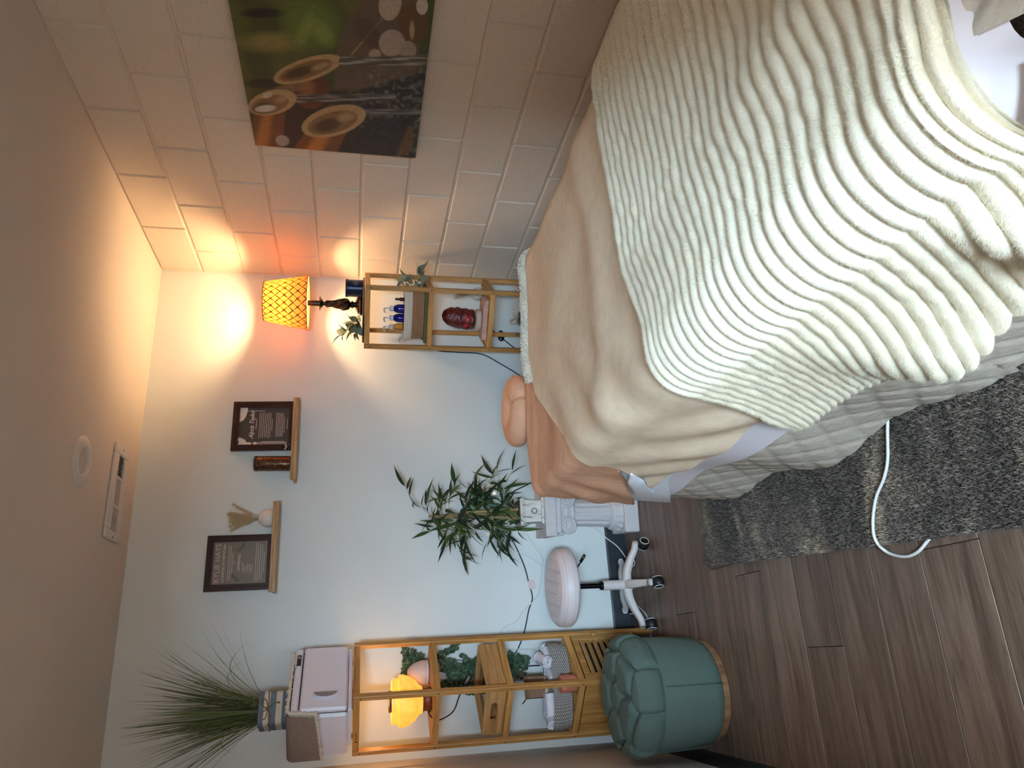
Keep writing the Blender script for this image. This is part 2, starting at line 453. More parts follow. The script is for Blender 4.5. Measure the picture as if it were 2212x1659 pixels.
def picture_frame(label, x, z, w, h, paper, lean=0.06):
    """stands on the ledge and leans on the wall; local: x right, y into the wall, z up"""
    o = thing('picture_frame', label, 'picture frame', (x, YB-0.042, z), group='dark framed prints')
    o.rotation_euler = (-lean, 0, 0); bw = 0.030
    for s in (-1, 1):
        MB().prism([(-h/2, 0), (h/2, 0), (h/2-bw, bw), (-h/2+bw, bw)], -0.009, 0.009, R=np.array(((0, -s, 0), (0, 0, 1.0), (1.0, 0, 0))), c=(s*w/2, 0, h/2)).build('frame_stile', M_FRAME, o)
    for zz, s in ((0, 1), (h, -1)):
        MB().prism([(-w/2, 0), (w/2, 0), (w/2-bw, bw), (-w/2+bw, bw)], -0.009, 0.009, R=np.array(((1.0, 0, 0), (0, 0, 1.0), (0, s, 0))), c=(0, 0, zz)).build('frame_rail', M_FRAME, o)
    mb = MB()
    i, t = bw-0.004, 0.006
    for s in (-1, 1): mb.box((s*(w/2-0.016), -0.0095, h/2), (0.005, t, h-0.027), 0.001)
    for zz in (0.016, h-0.016): mb.box((0, -0.0095, zz), (w-0.037, t, 0.005), 0.001)
    mb.build('bead', M_FRAME, o)
    pr = MB().box((0, 0.001, h/2), (w-2*bw+0.006, 0.003, h-2*bw+0.006), 0).build('print', paper, o)
    return o, pr
def letters(parent, body, size, x, z, mat, shear=0.0, spacing=1.0, align='CENTER', offset=0.0, y=-0.0012):
    me = text_mesh(body, size, align, shear, offset, spacing)
    o = put('lettering', me, mat, parent, (x, y, z)); o.rotation_euler = (math.pi/2, 0, 0); return o
def text_lines(parent, x0, x1, z0, n, dz, mat, h=0.0022, seed=0, center=True, y=-0.0012):
    """rows of print too small to read"""
    g = np.random.default_rng(seed); mb = MB()
    for i in range(n):
        zz = z0-i*dz; full = x1-x0; wl = full*(g.uniform(.86, 1) if i < n-1 else g.uniform(.35, .6)); xs = (x0+x1)/2-wl/2 if center else x0
        x = xs
        while x < xs+wl:
            ww_ = min(g.uniform(0.003, 0.010), xs+wl-x)
            mb.add([(x, y, zz-h/2), (x+ww_, y, zz-h/2), (x+ww_, y, zz+h/2), (x, y, zz+h/2)], [(0, 1, 2, 3)]); x += ww_+0.0016
    return mb.build('small_print', mat, parent)

FW, FH = 0.252, 0.300
p1, pr1 = picture_frame('dark framed taupe print with olive sprigs on the ledge', 0.468, 1.7485, FW, FH, M_PAPER1)
letters(pr1, 'KYLIE HAYS', 0.034, 0, 0.249, M_INK_P, spacing=1.0)
letters(pr1, 'LICENCED ESTHETICIAN', 0.0155, 0, 0.222, M_INK_L)
text_lines(pr1, -0.085, 0.085, 0.201, 3, 0.0085, M_INK_L, seed=1); text_lines(pr1, -0.016, 0.016, 0.176, 1, .01, M_INK_L, seed=2)
letters(pr1, 'OFFERING', 0.0165, 0, 0.154, M_INK_L)
for k in range(5):
    zz = 0.136-k*0.0098
    text_lines(pr1, -0.040, (0.050, 0.004, 0.030, 0.024, 0.026)[k], zz, 1, .01, M_INK_L, h=0.0028, seed=20+k, center=False)
    MB().lathe(((0.0001, 0.0003), (0.0016, 0)), 8, R=rot_x(math.pi/2)).build('bullet', M_INK_L, pr1, loc=(-0.048, -0.0011, zz))
text_lines(pr1, -0.088, 0.088, 0.080, 5, 0.0092, M_INK_L, seed=4)
def sprig(parent, x, z, ang, mat, flip=1, y=-0.0013):
    mb = MB(); ca, sa = math.cos(ang), math.sin(ang)
    def P(a, b): return (x+a*ca-b*sa, y, z+a*sa+b*ca)
    mb.add([P(0, -.0004), P(.05, -.0004), P(.05, .0004), P(0, .0004)], [(0, 1, 2, 3)])
    for i in range(7):
        a = 0.008+i*0.0065; s = 1 if i % 2 else -1; L = 0.015-i*0.0008
        ex, ey = a+L*0.72, s*L*0.62; mx_, my_ = (a+ex)/2, ey/2
        nx, ny = -ey, ex-a; k = 0.0022/max(1e-6, math.hypot(nx, ny))
        mb.add([P(a, 0), P(mx_+nx*k, my_+ny*k), P(ex, ey), P(mx_-nx*k, my_-ny*k)], [(0, 1, 2, 3)])
    return mb.build('sprig_drawing', mat, parent)
sprig(pr1, 0.092, 0.128, 2.45, M_INK_D); sprig(pr1, -0.092, 0.146, 0.75, M_INK_D)

p2, pr2 = picture_frame('dark framed charcoal print with pale flowers and script on the ledge', 1.128, 1.6805, FW, FH, M_PAPER2)
letters(pr2, 'Alycia Taylor', 0.030, 0.008, 0.208, M_INK_W, shear=0.35, spacing=0.92)
text_lines(pr2, -0.035, 0.055, 0.188, 1, .01, M_INK_L, h=0.003, seed=31)
text_lines(pr2, -0.062, 0.072, 0.172, 8, 0.0085, M_INK_L, seed=5); text_lines(pr2, -0.062, 0.075, 0.092, 6, 0.0075, M_INK_L, seed=6)
text_lines(pr2, -0.04, 0.06, 0.040, 1, .01, M_INK_L, seed=7)
def disc(parent, name, x, z, rx, rz_, mat, y=-0.0011, lobes=0):
    th = np.linspace(0, 2*np.pi, 24, endpoint=False); k = 1+0.18*np.cos(lobes*th) if lobes else 1
    V = np.c_[x+rx*k*np.cos(th), np.full(24, y), z+rz_*k*np.sin(th)]
    mb = MB(); mb.add(V, [tuple(range(24))]); return mb.build(name, mat, parent)
M_CREAMINK = plain('cream_ink', (226, 214, 208), 0.5); M_GREYINK = plain('grey_ink', (150, 138, 140), 0.5)
def quad(parent, name, x0, x1, z0, z1, mat, y=-0.0011):
    mb = MB(); mb.add([(x0, y, z0), (x1, y, z0), (x1, y, z1), (x0, y, z1)], [(0, 1, 2, 3)]); return mb.build(name, mat, parent)
mb = MB(); th = np.linspace(math.pi, 1.5*math.pi, 14); mb.add(np.vstack(([(0.098, -.0011, 0.268)], np.c_[0.098+0.075*np.cos(th), np.full(14, -.0011), 0.268+0.036*np.sin(th)])), [tuple(range(15))]); mb.build('bowl_drawing', M_CREAMINK, pr2)
quad(pr2, 'band_drawing', -0.098, -0.082, 0.04, 0.2, M_GREYINK)
for (x, z, r) in ((-0.075, 0.252, 0.016), (-0.088, 0.236, 0.014), (-0.066, 0.262, 0.010), (-0.092, 0.258, 0.010), (-0.09, 0.215, 0.010)): disc(pr2, 'flower_drawing', x, z, r*0.8, r, M_CREAMINK, -0.0013, 5)
disc(pr2, 'pebble_drawing', -0.089, 0.188, 0.008, 0.008, M_CREAMINK, -0.0014)
quad(pr2, 'line_drawing', 0.078, 0.080, 0.15, 0.235, M_CREAMINK, -0.0014); quad(pr2, 'line_drawing', -0.0815, -0.0795, 0.05, 0.16, M_CREAMINK, -0.0014)

# glitter tumbler
def glitter():
    N = Nodes('bronze_glitter'); vo = N.n('ShaderNodeTexVoronoi'); N.l(N.coords(), vo.inputs['Vector']); vo.inputs['Scale'].default_value = 420
    col = N.ramp(vo.outputs['Color'], ((0.3, srgb(46, 26, 18)), (0.62, srgb(92, 56, 38)), (0.8, srgb(190, 150, 120))))
    nm = N.n('ShaderNodeNormalMap'); nm.inputs['Strength'].default_value = 0.6
    mx = N.mix(0.75, (0.5, 0.5, 1, 1), vo.outputs['Color']); N.l(mx, nm.inputs['Color'])
    return N.set(col, 0.25, 0.75, N.bump(vo.outputs['Color'], 0.9, 0.001))
t = thing('tumbler', 'brown glitter tumbler standing on the oak ledge', 'tumbler', (0.934, YB-0.045, 1.6802))
MB().lathe(((0.031, 0), (0.036, 0.003), (0.0365, 0.03), (0.0365, 0.168), (0.0355, 0.172)), 40).build('body', glitter(), t, True)
MB().lathe(((0.0372, 0.170), (0.0372, 0.180), (0.033, 0.184), (0.0001, 0.185)), 32).build('lid', plain('smoked_lid', (60, 40, 32), 0.2), t, True)
# tiny diffuser bottle with a bow in front of the frame
b = thing('diffuser_bottle', 'tiny black bottle with a white string bow beside the framed print', 'bottle', (1.012, YB-0.066, 1.6802))
M_BLK = plain('black_gloss', (16, 15, 16), 0.25)
MB().lathe(((0.012, 0), (0.014, 0.003), (0.014, 0.030), (0.006, 0.036), (0.006, 0.046)), 20).build('body', M_BLK, b, True)
M_STRING = plain('white_string', (228, 220, 206), 0.9)
mb = MB(); mb.torus((0, 0, 0.038), 0.0068, 0.0012, 16, 6)
for s in (-1, 1):
    mb.tube(spline([(0, -.007, .038), (s*.010, -.010, .045), (s*.016, -.010, .039), (s*.008, -.009, .036), (0, -.007, .038)], 5), 0.0010, 5)
    mb.tube(spline([(0, -.007, .038), (s*.006, -.010, .030), (s*.010, -.011, .020)], 5), 0.0010, 5)
mb.build('bow', M_STRING, b, True)
MB().lathe(((0.007, 0.046), (0.007, 0.054), (0.0001, 0.055)), 16).build('cap', M_BLK, b, True)

# vase with pampas
M_CERAM = plain('glazed_ceramic', (226, 216, 206), 0.12); M_PAMPAS = translucent('pampas', (206, 184, 146), 0.35, 0.9)
def pampas_vase(label, loc, sc=1.0, n=9, h=0.10, seed=1, vmat=M_CERAM, spread=0.35, stalk_leaf=220, col=M_PAMPAS):
    o = thing('vase', label, 'vase', loc)
    prof = [(0.020, 0), (0.033, 0.006), (0.040, 0.022), (0.041, 0.038), (0.035, 0.056), (0.024, 0.068), (0.020, 0.074), (0.0185, 0.074), (0.0185, 0.066)]
    MB().lathe(np.array(prof)*sc, 36, cap=False).build('body', vmat, o, True)
    g = np.random.default_rng(seed); mb = MB()
    for i in range(n):
        a, b_ = g.uniform(0, 2*np.pi), g.uniform(0.1, spread)
        dx, dy = math.cos(a)*b_, math.sin(a)*b_*0.4; L = h*g.uniform(0.75, 1.1)
        pts = spline([(0, 0, 0.05*sc), (dx*L*.5, dy*L*.5, 0.074*sc+L*.45), (dx*L*1.2, dy*L, 0.074*sc+L)], 6)
        mb.tube(pts, np.linspace(0.0012, 0.0004, len(pts)), 4)
        for k in range(stalk_leaf//n):
            tpos = g.uniform(0.35, 1.0); j = tpos*(len(pts)-1); p = pts[int(j)]; 
            dr = np.array((g.normal()*.6+dx*.6, g.normal()*.35, 0.9+g.random()*.5)); dr /= np.linalg.norm(dr)
            l = g.uniform(.012, .030)*(1.25-tpos*.5)*sc*1.2; s_ = np.cross(dr, (0, 1, 0))*0.0008
            mb.add([p-s_, p+s_, p+dr*l], [(0, 1, 2)])
    tag(mb.build('pampas_plumes', col, o), kind='stuff')
    return o
pampas_vase('small white ceramic vase of pampas grass on the oak ledge', (0.668, YB-0.048, 1.7482), 1.05, 14, 0.135, 3, spread=0.5, stalk_leaf=2400)

# ------------------------------------------------------------------ bamboo fountain canvas on the block wall
def canvas_picture():
    CW, CHt = 0.95, 0.632
    nu, nv = 560, 380
    u, v_ = np.meshgrid(np.linspace(0, 1, nu), np.linspace(0, 1, nv), indexing='ij')
    # painting plan: X runs down the canvas, Y across it
    dn = -0.29673*u+0.04406*v_+1
    X = (-383.94*u+1677.55*v_+330.04)/dn; Y = (-1961.46*u+198.0*v_+1445.29)/dn
    g = lambda c: np.array(srgb(*c)[:3])
    w1, w2, w3 = waves(11, 2, 12, .5, 2.5), waves(12, 2, 24, 3, 16), waves(13, 2, 40, 14, 55)
    xn, yn = X/1600, Y/1600
    col = np.zeros((nu, nv, 3))
    def lay(mask, c): 
        m = np.clip(mask, 0, 1)[..., None]; col[:] = col*(1-m)+np.asarray(c)*m
    def ell(cx, cy, rx, ry, a=0, soft=.06):
        ca, sa = math.cos(a), math.sin(a); dx, dy = X-cx, Y-cy; p, q = dx*ca+dy*sa, -dx*sa+dy*ca
        return np.clip((1-np.sqrt((p/rx)**2+(q/ry)**2))/soft, 0, 1)
    def band(ax, ay, bx, by, wa, wb, soft=12):
        t = np.clip(((X-ax)*(bx-ax)+(Y-ay)*(by-ay))/((bx-ax)**2+(by-ay)**2), 0, 1)
        d_ = np.hypot(X-ax-t*(bx-ax), Y-ay-t*(by-ay)); return np.clip((wa+(wb-wa)*t-d_)/soft, 0, 1)
    def poly(pts, soft=14):
        m = np.ones_like(X)
        n = len(pts); ar = sum(pts[i][0]*pts[(i+1) % n][1]-pts[(i+1) % n][0]*pts[i][1] for i in range(n)); sg = 1 if ar > 0 else -1
        for i in range(n):
            ax, ay = pts[i]; bx, by = pts[(i+1) % n]; L = math.hypot(bx-ax, by-ay)
            m = np.minimum(m, np.clip(sg*((bx-ax)*(Y-ay)-(by-ay)*(X-ax))/L/soft+.5, 0, 1))
        return m
    col[:] = g((62, 66, 22))
    lay(np.clip(.5+.8*np.sin(X/90+w1(xn*.4, yn)*2.2), 0, 1)*.55, g((98, 98, 42)))
    lay(ell(480, 420, 420, 130, 0, .6), g((128, 118, 62))); lay(ell(400, 130, 260, 60, .0, .4)*.95, g((18, 16, 8))); lay(ell(420, 830, 230, 60, 0, .4)*.9, g((16, 14, 8)))
    lay(ell(900, 240, 380, 330, .5, .6), g((92, 112, 38))); lay(ell(1000, 330, 200, 110, .9, .5)*.7, g((126, 142, 64))); lay(ell(820, 300, 90, 220, .4, .6)*.5, g((140, 150, 70)))
    lay(ell(1300, -150, 240, 160, .3, .5)*.8, g((30, 44, 18))); lay(ell(700, -160, 330, 120, 0, .5)*.7, g((110, 130, 50)))
    # big brown leaf and pebbles
    lay(poly([(1130, 560), (1180, 330), (1340, 80), (1480, -120), (1900, -300), (1990, 300), (1900, 900), (1120, 900)]), g((92, 74, 58)))
    lay(band(1290, 540, 1590, 190, 14, 8, 10), g((150, 122, 76))); lay(ell(1450, 330, 130, 250, -.7, .4)*.6, g((66, 48, 34)))
    lay(ell(1670, 40, 115, 170, .15), g((172, 154, 136))); lay(ell(1900, 230, 150, 215, -.1), g((92, 62, 30))); lay(ell(1890, 300, 30, 110, 0, .4)*.8, g((178, 152, 116)))
    lay(ell(1690, 430, 135, 140), g((160, 144, 130))); lay(ell(1850, 500, 85, 95), g((150, 134, 118))); lay(ell(1520, 540, 70, 60, 0, .3), g((158, 142, 122))); lay(ell(1990, 60, 60, 90), g((190, 176, 160)))
    lay(ell(1800, -260, 160, 130), g((150, 134, 118))); lay(ell(1560, -230, 130, 120), g((110, 90, 70)))
    # wet dark rocks
    lay(poly([(300, 1130), (520, 960), (760, 900), (1250, 900), (1300, 1650), (250, 1650)], 40), g((30, 22, 14)))
    lay(poly([(1230, 930), (1400, 690), (1700, 620), (2100, 600), (2100, 1600), (1000, 1600), (700, 1300), (640, 1180), (760, 1060)], 30), g((26, 25, 24)))
    rk = np.clip(w2(xn*1.2, yn*1.2)*1.1-.2, 0, 1)*np.clip((X-1250)/200, 0, 1)*np.clip((Y-600)/80, 0, 1); lay(rk*.75, g((92, 88, 80)))
    rk = np.clip(w3(xn*.6, yn*.6)*1.3-.75-.5*w1(xn*3, yn*3), 0, 1)*np.clip((X-1300)/200, 0, 1)*np.clip((Y-640)/80, 0, 1); lay(rk*.35, g((150, 144, 136)))
    rk = np.clip(.10-np.abs(w2(xn*.9+4, yn*.9)), 0, 1)*8*np.clip((X-1300)/200, 0, 1)*np.clip((Y-640)/80, 0, 1); lay(np.clip(rk, 0, 1)*.22, g((140, 132, 120)))
    lay(ell(1790, 1390, 130, 190, .25, .3)*.9, g((96, 66, 30))); lay(ell(1640, 1480, 60, 80, .1, .4)*.4, g((120, 96, 64)))
    lay(ell(1010, 1330, 330, 110, .4, .5)*.0, g((0, 0, 0)))
    # bamboo tubes: barrel, cut face, hollow
    def pipe(cx, cy, rx, ry, a, bx, by, wb, c_hi, c_lo, hollow):
        lay(band(cx, cy, bx, by, ry*1.15, wb, 14), g(c_lo)); lay(band(cx-25, cy+5, bx-25, by, ry*.55, wb*.5, 60)*.85, g(c_hi))
        lay(ell(cx, cy, rx, ry, a, .04), g((176, 146, 100))); lay(ell(cx+hollow[0], cy+hollow[1], rx*.8, ry*.72, a, .08), g((128, 94, 56)))
        lay(ell(cx+hollow[0]*2.2-40, cy+hollow[1]*2+10, rx*.5, ry*.5, a, .4)*.85, g((56, 36, 18))); lay(ell(cx+rx*.35, cy-ry*.25, rx*.35, ry*.35, a, .6)*.5, g((196, 166, 120)))
    pipe(850, 690, 360, 115, -.30, 880, 900, 190, (150, 92, 44), (92, 46, 24), (-20, 10))
    lay(ell(720, 870, 240, 50, -.1, .4)*.8, g((132, 98, 62)))
    lay(band(760, 980, 1700, 965, 46, 40, 14), g((60, 56, 48))); lay(np.clip(w3(xn*.12, yn*1.2)*.5+.25, 0, 1)*.7*band(760, 980, 1700, 965, 46, 40, 14), g((176, 168, 158)))
    pipe(500, 1020, 250, 125, -.22, 420, 1420, 190, (176, 108, 46), (104, 58, 26), (-25, 20))
    lay(ell(430, 1080, 120, 40, -.1, .3)*.9, g((206, 196, 186))); lay(ell(450, 950, 60, 30, -.3, .3)*.9, g((198, 186, 172)))
    lay(band(1200, 610, 2060, 600, 50, 60, 16), g((74, 70, 60))); lay(np.clip(w3(xn*.12+3, yn*1.2)*.5+.25, 0, 1)*.7*band(1200, 610, 2060, 600, 50, 60, 16), g((184, 176, 164)))
    lay(band(1430, 1110, 2060, 1120, 36, 30, 14)*.9, g((70, 72, 70))); lay(np.clip(w3(xn*.12+6, yn*1.2)*.5+.2, 0, 1)*.7*band(1430, 1110, 2060, 1120, 36, 30, 14), g((164, 166, 164)))
    pipe(1110, 1205, 335, 150, -.26, 900, 1560, 210, (190, 116, 48), (112, 62, 26), (-10, 15))
    lay(poly([(1200, 1560), (1480, 1180), (1900, 1160), (1720, 1560)], 40)*.95, g((16, 18, 22)))
    lay(ell(1110, 1205, 335, 150, -.26, .04)*ell(1110, 1205, 335, 150, -.26, .04)*0, g((0, 0, 0)))
    lay(np.clip(w3(xn*2.2, yn*2.2)*1.2-.9, 0, 1)*poly([(1300, 1560), (1550, 1180), (1800, 1160), (1760, 1560)], 60)*.6, g((120, 124, 130)))
    lay(ell(600, 1400, 75, 60, .2, .2)*.9, g((160, 150, 142)))
    col *= (1+.06*w2(xn*2, yn*2))[..., None]; col = np.clip(col, 0.002, 1)
    P = np.zeros((nu, nv, 3)); P[..., 1] = CW/2-u*CW; P[..., 2] = CHt/2-v_*CHt; P[..., 0] = -0.0006
    I = np.arange(nu*nv).reshape(nu, nv); q = np.stack((I[:-1, :-1], I[1:, :-1], I[1:, 1:], I[:-1, 1:]), -1).reshape(-1, 4)
    me = make_mesh('print', P.reshape(-1, 3), q)
    ca = me.color_attributes.new('ink', 'FLOAT_COLOR', 'POINT'); ca.data.foreach_set('color', np.concatenate((col, np.ones((nu, nv, 1))), -1).astype(np.float32).ravel())
    N = Nodes('canvas_ink'); at = N.n('ShaderNodeVertexColor'); at.layer_name = 'ink'
    wv = N.noise(N.coords(), 700, 2); N.set(at.outputs['Color'], 0.45, 0, N.bump(wv, 0.12, 0.0006))
    o = thing('canvas_print', 'large canvas print of bamboo water spouts, stones and leaves on the block wall', 'wall art', (XR-0.032, 2.562-CW/2, 1.1645+CHt/2))
    put('print', me, N.m, o)
    MB().box((0.0155, 0, 0), (0.031, CW, CHt), 0.002).build('stretched_canvas', plain('canvas_edge', (120, 108, 100), 0.8, nscale=500, nstr=0.2), o)
canvas_picture()

# ------------------------------------------------------------------ bamboo tower shelves
M_HOLE = plain('dowel_hole', (70, 42, 20), 0.8)
SH = 0.316; PT = 0.022; TIERS = (0.13, 0.435, 0.745, 1.05)
def bamboo_shelf(label, loc, rz, top, cabinet):
    o = thing('bamboo_shelf', label, 'shelf', loc, rz)
    h = SH/2
    pm = MB().box((0, 0, top/2), (PT, PT, top), 0.002).mesh('post')
    for sx in (-1, 1):
        for sy in (-1, 1):
            p = put('post', pm, BAM[2], o, (sx*(h-PT/2), sy*(h-PT/2), 0))
            if sx < 0:
                hm = MB().lathe(((0.0001, 0.0003), (0.0032, 0.0003)), 10, R=rot_y(-math.pi/2)).mesh('dowel_hole')
                for z in TIERS[1:]+(top-0.014,): put('dowel_hole', hm, M_HOLE, p, (-PT/2, 0, z-0.014))
    L = SH-2*PT
    rx = MB().box((0, 0, 0), (L, 0.014, 0.026), 0.0015).mesh('rail'); ry = MB().box((0, 0, 0), (0.014, L, 0.026), 0.0015).mesh('rail')
    sl = MB().box((0, 0, 0), (L+0.006, 0.0225, 0.007), 0.001).mesh('slat')
    for z in TIERS+(top,):
        zz = z-0.013
        for s in (-1, 1):
            put('rail', rx, BAM[0], o, (0, s*(h-PT/2), zz)); put('rail', ry, BAM[1], o, (s*(h-PT/2), 0, zz))
        for i in range(9): put('slat', sl, BAM[0], o, (0, -0.118+i*0.0295, z-0.0045))
    if cabinet:
        z0, z1 = 0.135, 0.405
        MB().box((-h+0.006, 0, (z0+z1)/2), (0.006, L, z1-z0), 0).build('side_panel', BAM[2], o)
        MB().box((h-0.006, 0, (z0+z1)/2), (0.006, L, z1-z0), 0).build('side_panel', BAM[2], o)
        MB().box((0, h-0.006, (z0+z1)/2), (L, 0.006, z1-z0), 0).build('back_panel', BAM[2], o)
        dr = MB(); w = L-0.004; fw = 0.032; y = -h+0.009
        for s in (-1, 1): dr.box((s*(w/2-fw/2), y, (z0+z1)/2), (fw, 0.014, z1-z0-0.004), 0.002)
        for zz in (z0+0.016, z1-0.016): dr.box((0, y, zz), (w-2*fw, 0.014, 0.028), 0.002)
        d = dr.build('door', BAM[2], o)
        sm = MB().box((0, 0, 0), (w-2*fw+0.004, 0.006, 0.020), 0.001, rot_x(0.35)).mesh('door_slat')
        for i in range(7): put('door_slat', sm, BAM[0], d, (0, y, z0+0.046+i*0.0297))
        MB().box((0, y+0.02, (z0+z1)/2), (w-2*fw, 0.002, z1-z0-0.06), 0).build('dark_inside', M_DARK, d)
        MB().lathe(((0.006, 0), (0.006, 0.006), (0.0105, 0.010), (0.0115, 0.016), (0.008, 0.020), (0.0001, 0.021)), 20, R=rot_x(math.pi/2)).build('knob', BAM[1], d, True, loc=(w/2-fw/2, y-0.007, 0.30))
    return o
SL, SLA = Vector((-0.135, 3.466, 0)), math.radians(47.4)
SR, SRA = Vector((1.6706, 3.4276, 0)), math.radians(50)
shelf_l = bamboo_shelf('tall bamboo tower shelf with a slatted cabinet door at its foot', SL, SLA, 1.375, True)
shelf_r = bamboo_shelf('tall open bamboo tower shelf in the corner by the block wall', SR, SRA, 1.355, False)
def in_l(x, y, z): 
    c, s = math.cos(SLA), math.sin(SLA); return (SL.x+x*c-y*s, SL.y+x*s+y*c, z)
def in_r(x, y, z): 
    c, s = math.cos(SRA), math.sin(SRA); return (SR.x+x*c-y*s, SR.y+x*s+y*c, z)
me = text_mesh('SONGMICS', 0.0085, offset=0.0002); lt = put('brand_lettering', me, plain('burnt_ink', (30, 18, 10), 0.8), shelf_l, (-SH/2+0.0038, 0.052, 1.362)); lt.rotation_euler = (math.pi/2, 0, -math.pi/2)
MB().box((-SH/2+0.0036, 0.083, 1.362), (0.0006, 0.006, 0.008), 0).build('brand_mark', bpy.data.materials['burnt_ink'], shelf_l)

# --- towel warmer with throw and grass planter on top
M_APPL = plain('lilac_white_plastic', (230, 230, 244), 0.35); M_SEAL = plain('grey_seal', (70, 68, 76), 0.6)
TW, TD, TZ0, TZ1 = 0.352, 0.25, 1.3955, 1.615
tw = thing('towel_warmer', 'white hot towel cabinet with a hinged door on the bamboo shelf', 'towel warmer', in_l(-0.007, -0.003, 1.3755), SLA)
H = TZ1-TZ0
MB().box((0, 0.014, 0.02+H/2), (TW-0.006, TD-0.03, H), 0.010).build('body', M_APPL, tw)
MB().box((0, -TD/2+0.019, 0.02+H/2), (TW-0.010, 0.006, H-0.006), 0.002).build('door_seal', M_SEAL, tw)
MB().box((0, -TD/2+0.010, 0.02+H-0.014), (TW-0.004, 0.022, 0.028), 0.005).build('control_strip', M_APPL, tw)
cp = MB().box((TW/2-0.072, -TD/2-0.0015, 0.02+H-0.014), (0.062, 0.004, 0.017), 0.0018).build('switch_panel', plain('matt_black', (20, 20, 22), .7), tw)
MB().box((TW/2-0.058, -TD/2-0.0042, 0.02+H-0.014), (0.014, 0.003, 0.009), 0.001).build('rocker', plain('rocker_grey', (150, 152, 156), 0.4), cp)
dr = MB().box((0, -TD/2+0.006, 0.02+(H-0.034)/2+0.001), (TW-0.002, 0.026, H-0.036), 0.008).build('door', M_APPL, tw)
mb = MB(); th = np.linspace(0, math.pi, 16)
arc = np.c_[-0.050-0.031*np.sin(th), np.full(16, 0), 0.108+0.052*np.cos(th)]
mb.prism(np.c_[arc[:, 0], arc[:, 2]], 0, 0.012, R=np.array(((1.0, 0, 0), (0, 0, -1.0), (0, 1.0, 0))), c=(-0.045, -TD/2-0.007, 0)).build('handle', M_APPL, dr)
mb = MB(); mb.prism(np.c_[-0.052-0.025*np.sin(th), 0.108+0.046*np.cos(th)], 0.0121, 0.0127, R=np.array(((1.0, 0, 0), (0, 0, -1.0), (0, 1.0, 0))), c=(-0.045, -TD/2-0.007, 0)); mb.build('handle_recess_shade', plain('handle_shadow', (140, 138, 138), 0.5), dr)  # flat grey plate on the handle, shade of the grip put into its colour
MB().box((0.0, -0.02, 0.012), (TW-0.01, TD-0.06, 0.016), 0.003).build('drip_tray', M_APPL, tw)
fm = MB().lathe(((0.012, 0), (0.010, 0.006), (0.010, 0.02)), 16).mesh('foot', True)
for sx in (-1, 1):
    for sy in (-1, 1): put('foot', fm, M_APPL, tw, (sx*(0.12), sy*0.08, 0))
# throw: sherpa lined, over the top and down the left side
M_TAUPE = plain('taupe_fleece', (150, 130, 118), 0.95, nscale=300, nstr=0.5, ndist=0.002, var=0.12, vscale=90)
M_SHERPA = plain('sherpa', (226, 214, 196), 0.95, nscale=120, nstr=0.8, ndist=0.004, var=0.1, vscale=120)
thr = thing('folded_throw', 'folded taupe throw with sherpa lining over the towel warmer', 'blanket', in_l(-0.007, -0.003, TZ1+0.0008), SLA)
def throw_surface(off, grow):
    xs = np.concatenate((np.linspace(TW/2-0.03, -TW/2+0.012, 26), ))
    rows = []
    r = 0.016+off
    for t in np.linspace(0, 1, 40):
        y = -TD/2+0.006-grow+t*(TD-0.012+2*grow)
        wob = 0.002*math.sin(y*60)
        path = [(x, y, 0.004+off+wob*.4) for x in xs]
        for a in np.linspace(0.1, math.pi/2, 8): path.append((-TW/2+0.012-math.sin(a)*r, y, 0.004+off-r+math.cos(a)*r))
        hang = 0.082+0.022*t+grow*1.0
        for k in np.linspace(0.08, 1, 14): path.append((-TW/2+0.012-r-0.006*k, y+0.012*k*(0.3-t), 0.004+off-r-hang*k))
        rows.append(path)
    return np.array(rows)
MB().grid(throw_surface(0.013, 0.0), flip=True).build('fleece_side', M_TAUPE, thr, True)
S = throw_surface(0.003, 0.007)
mb = MB().grid(S, flip=True); mb.build('sherpa_side', M_SHERPA, thr, True)
# sherpa rolled edge along the rim
edge = np.vstack((S[0], S[1:, -1]))
g = np.random.default_rng(5)
pts = edge+np.array((0, -0.002, 0.0035))
mb = MB().tube(pts, 0.007+0.0015*np.sin(np.arange(len(pts))*1.9), 8)
for p in pts[::1]:
    for k in range(6): mb.ball(p+g.normal(size=3)*0.0045+g.uniform(-.004, .004, 3), g.uniform(.0018, .0032), 6, 4)
mb.build('sherpa_edge', M_SHERPA, thr, True)
# striped planter with twine bow and grass
def stripes():
    N = Nodes('striped_linen'); v = N.coords(); sp = N.n('ShaderNodeSeparateXYZ'); N.l(v, sp.inputs[0])
    m1 = N.n('ShaderNodeMath', operation='MULTIPLY'); N.l(sp.outputs['Z'], m1.inputs[0]); m1.inputs[1].default_value = 1/0.0475
    fr = N.n('ShaderNodeMath', operation='FRACT'); N.l(m1.outputs[0], fr.inputs[0])
    gt = N.n('ShaderNodeMath', operation='GREATER_THAN'); N.l(fr.outputs[0], gt.inputs[0]); gt.inputs[1].default_value = 0.5
    w = N.noise(N.coords((1, 1, 1)), 500, 2); col = N.mix(gt.outputs[0], srgb(112, 126, 140), srgb(222, 212, 196))
    return N.set(col, 0.9, 0, N.bump(w, 0.4, 0.001))
pz = TZ1+0.0185
pl = thing('grass_planter', 'blue and cream striped linen planter with twine bow and tall grass', 'potted plant', (-0.163, 3.455, pz))
pw = 0.066
mb = MB(); nseg = 40; th = np.linspace(0, 2*np.pi, nseg, endpoint=False)
def sq(th, r): 
    k = (np.abs(np.cos(th))**6+np.abs(np.sin(th))**6)**(-1/6); return r*k*np.cos(th), r*k*np.sin(th)
rows = []
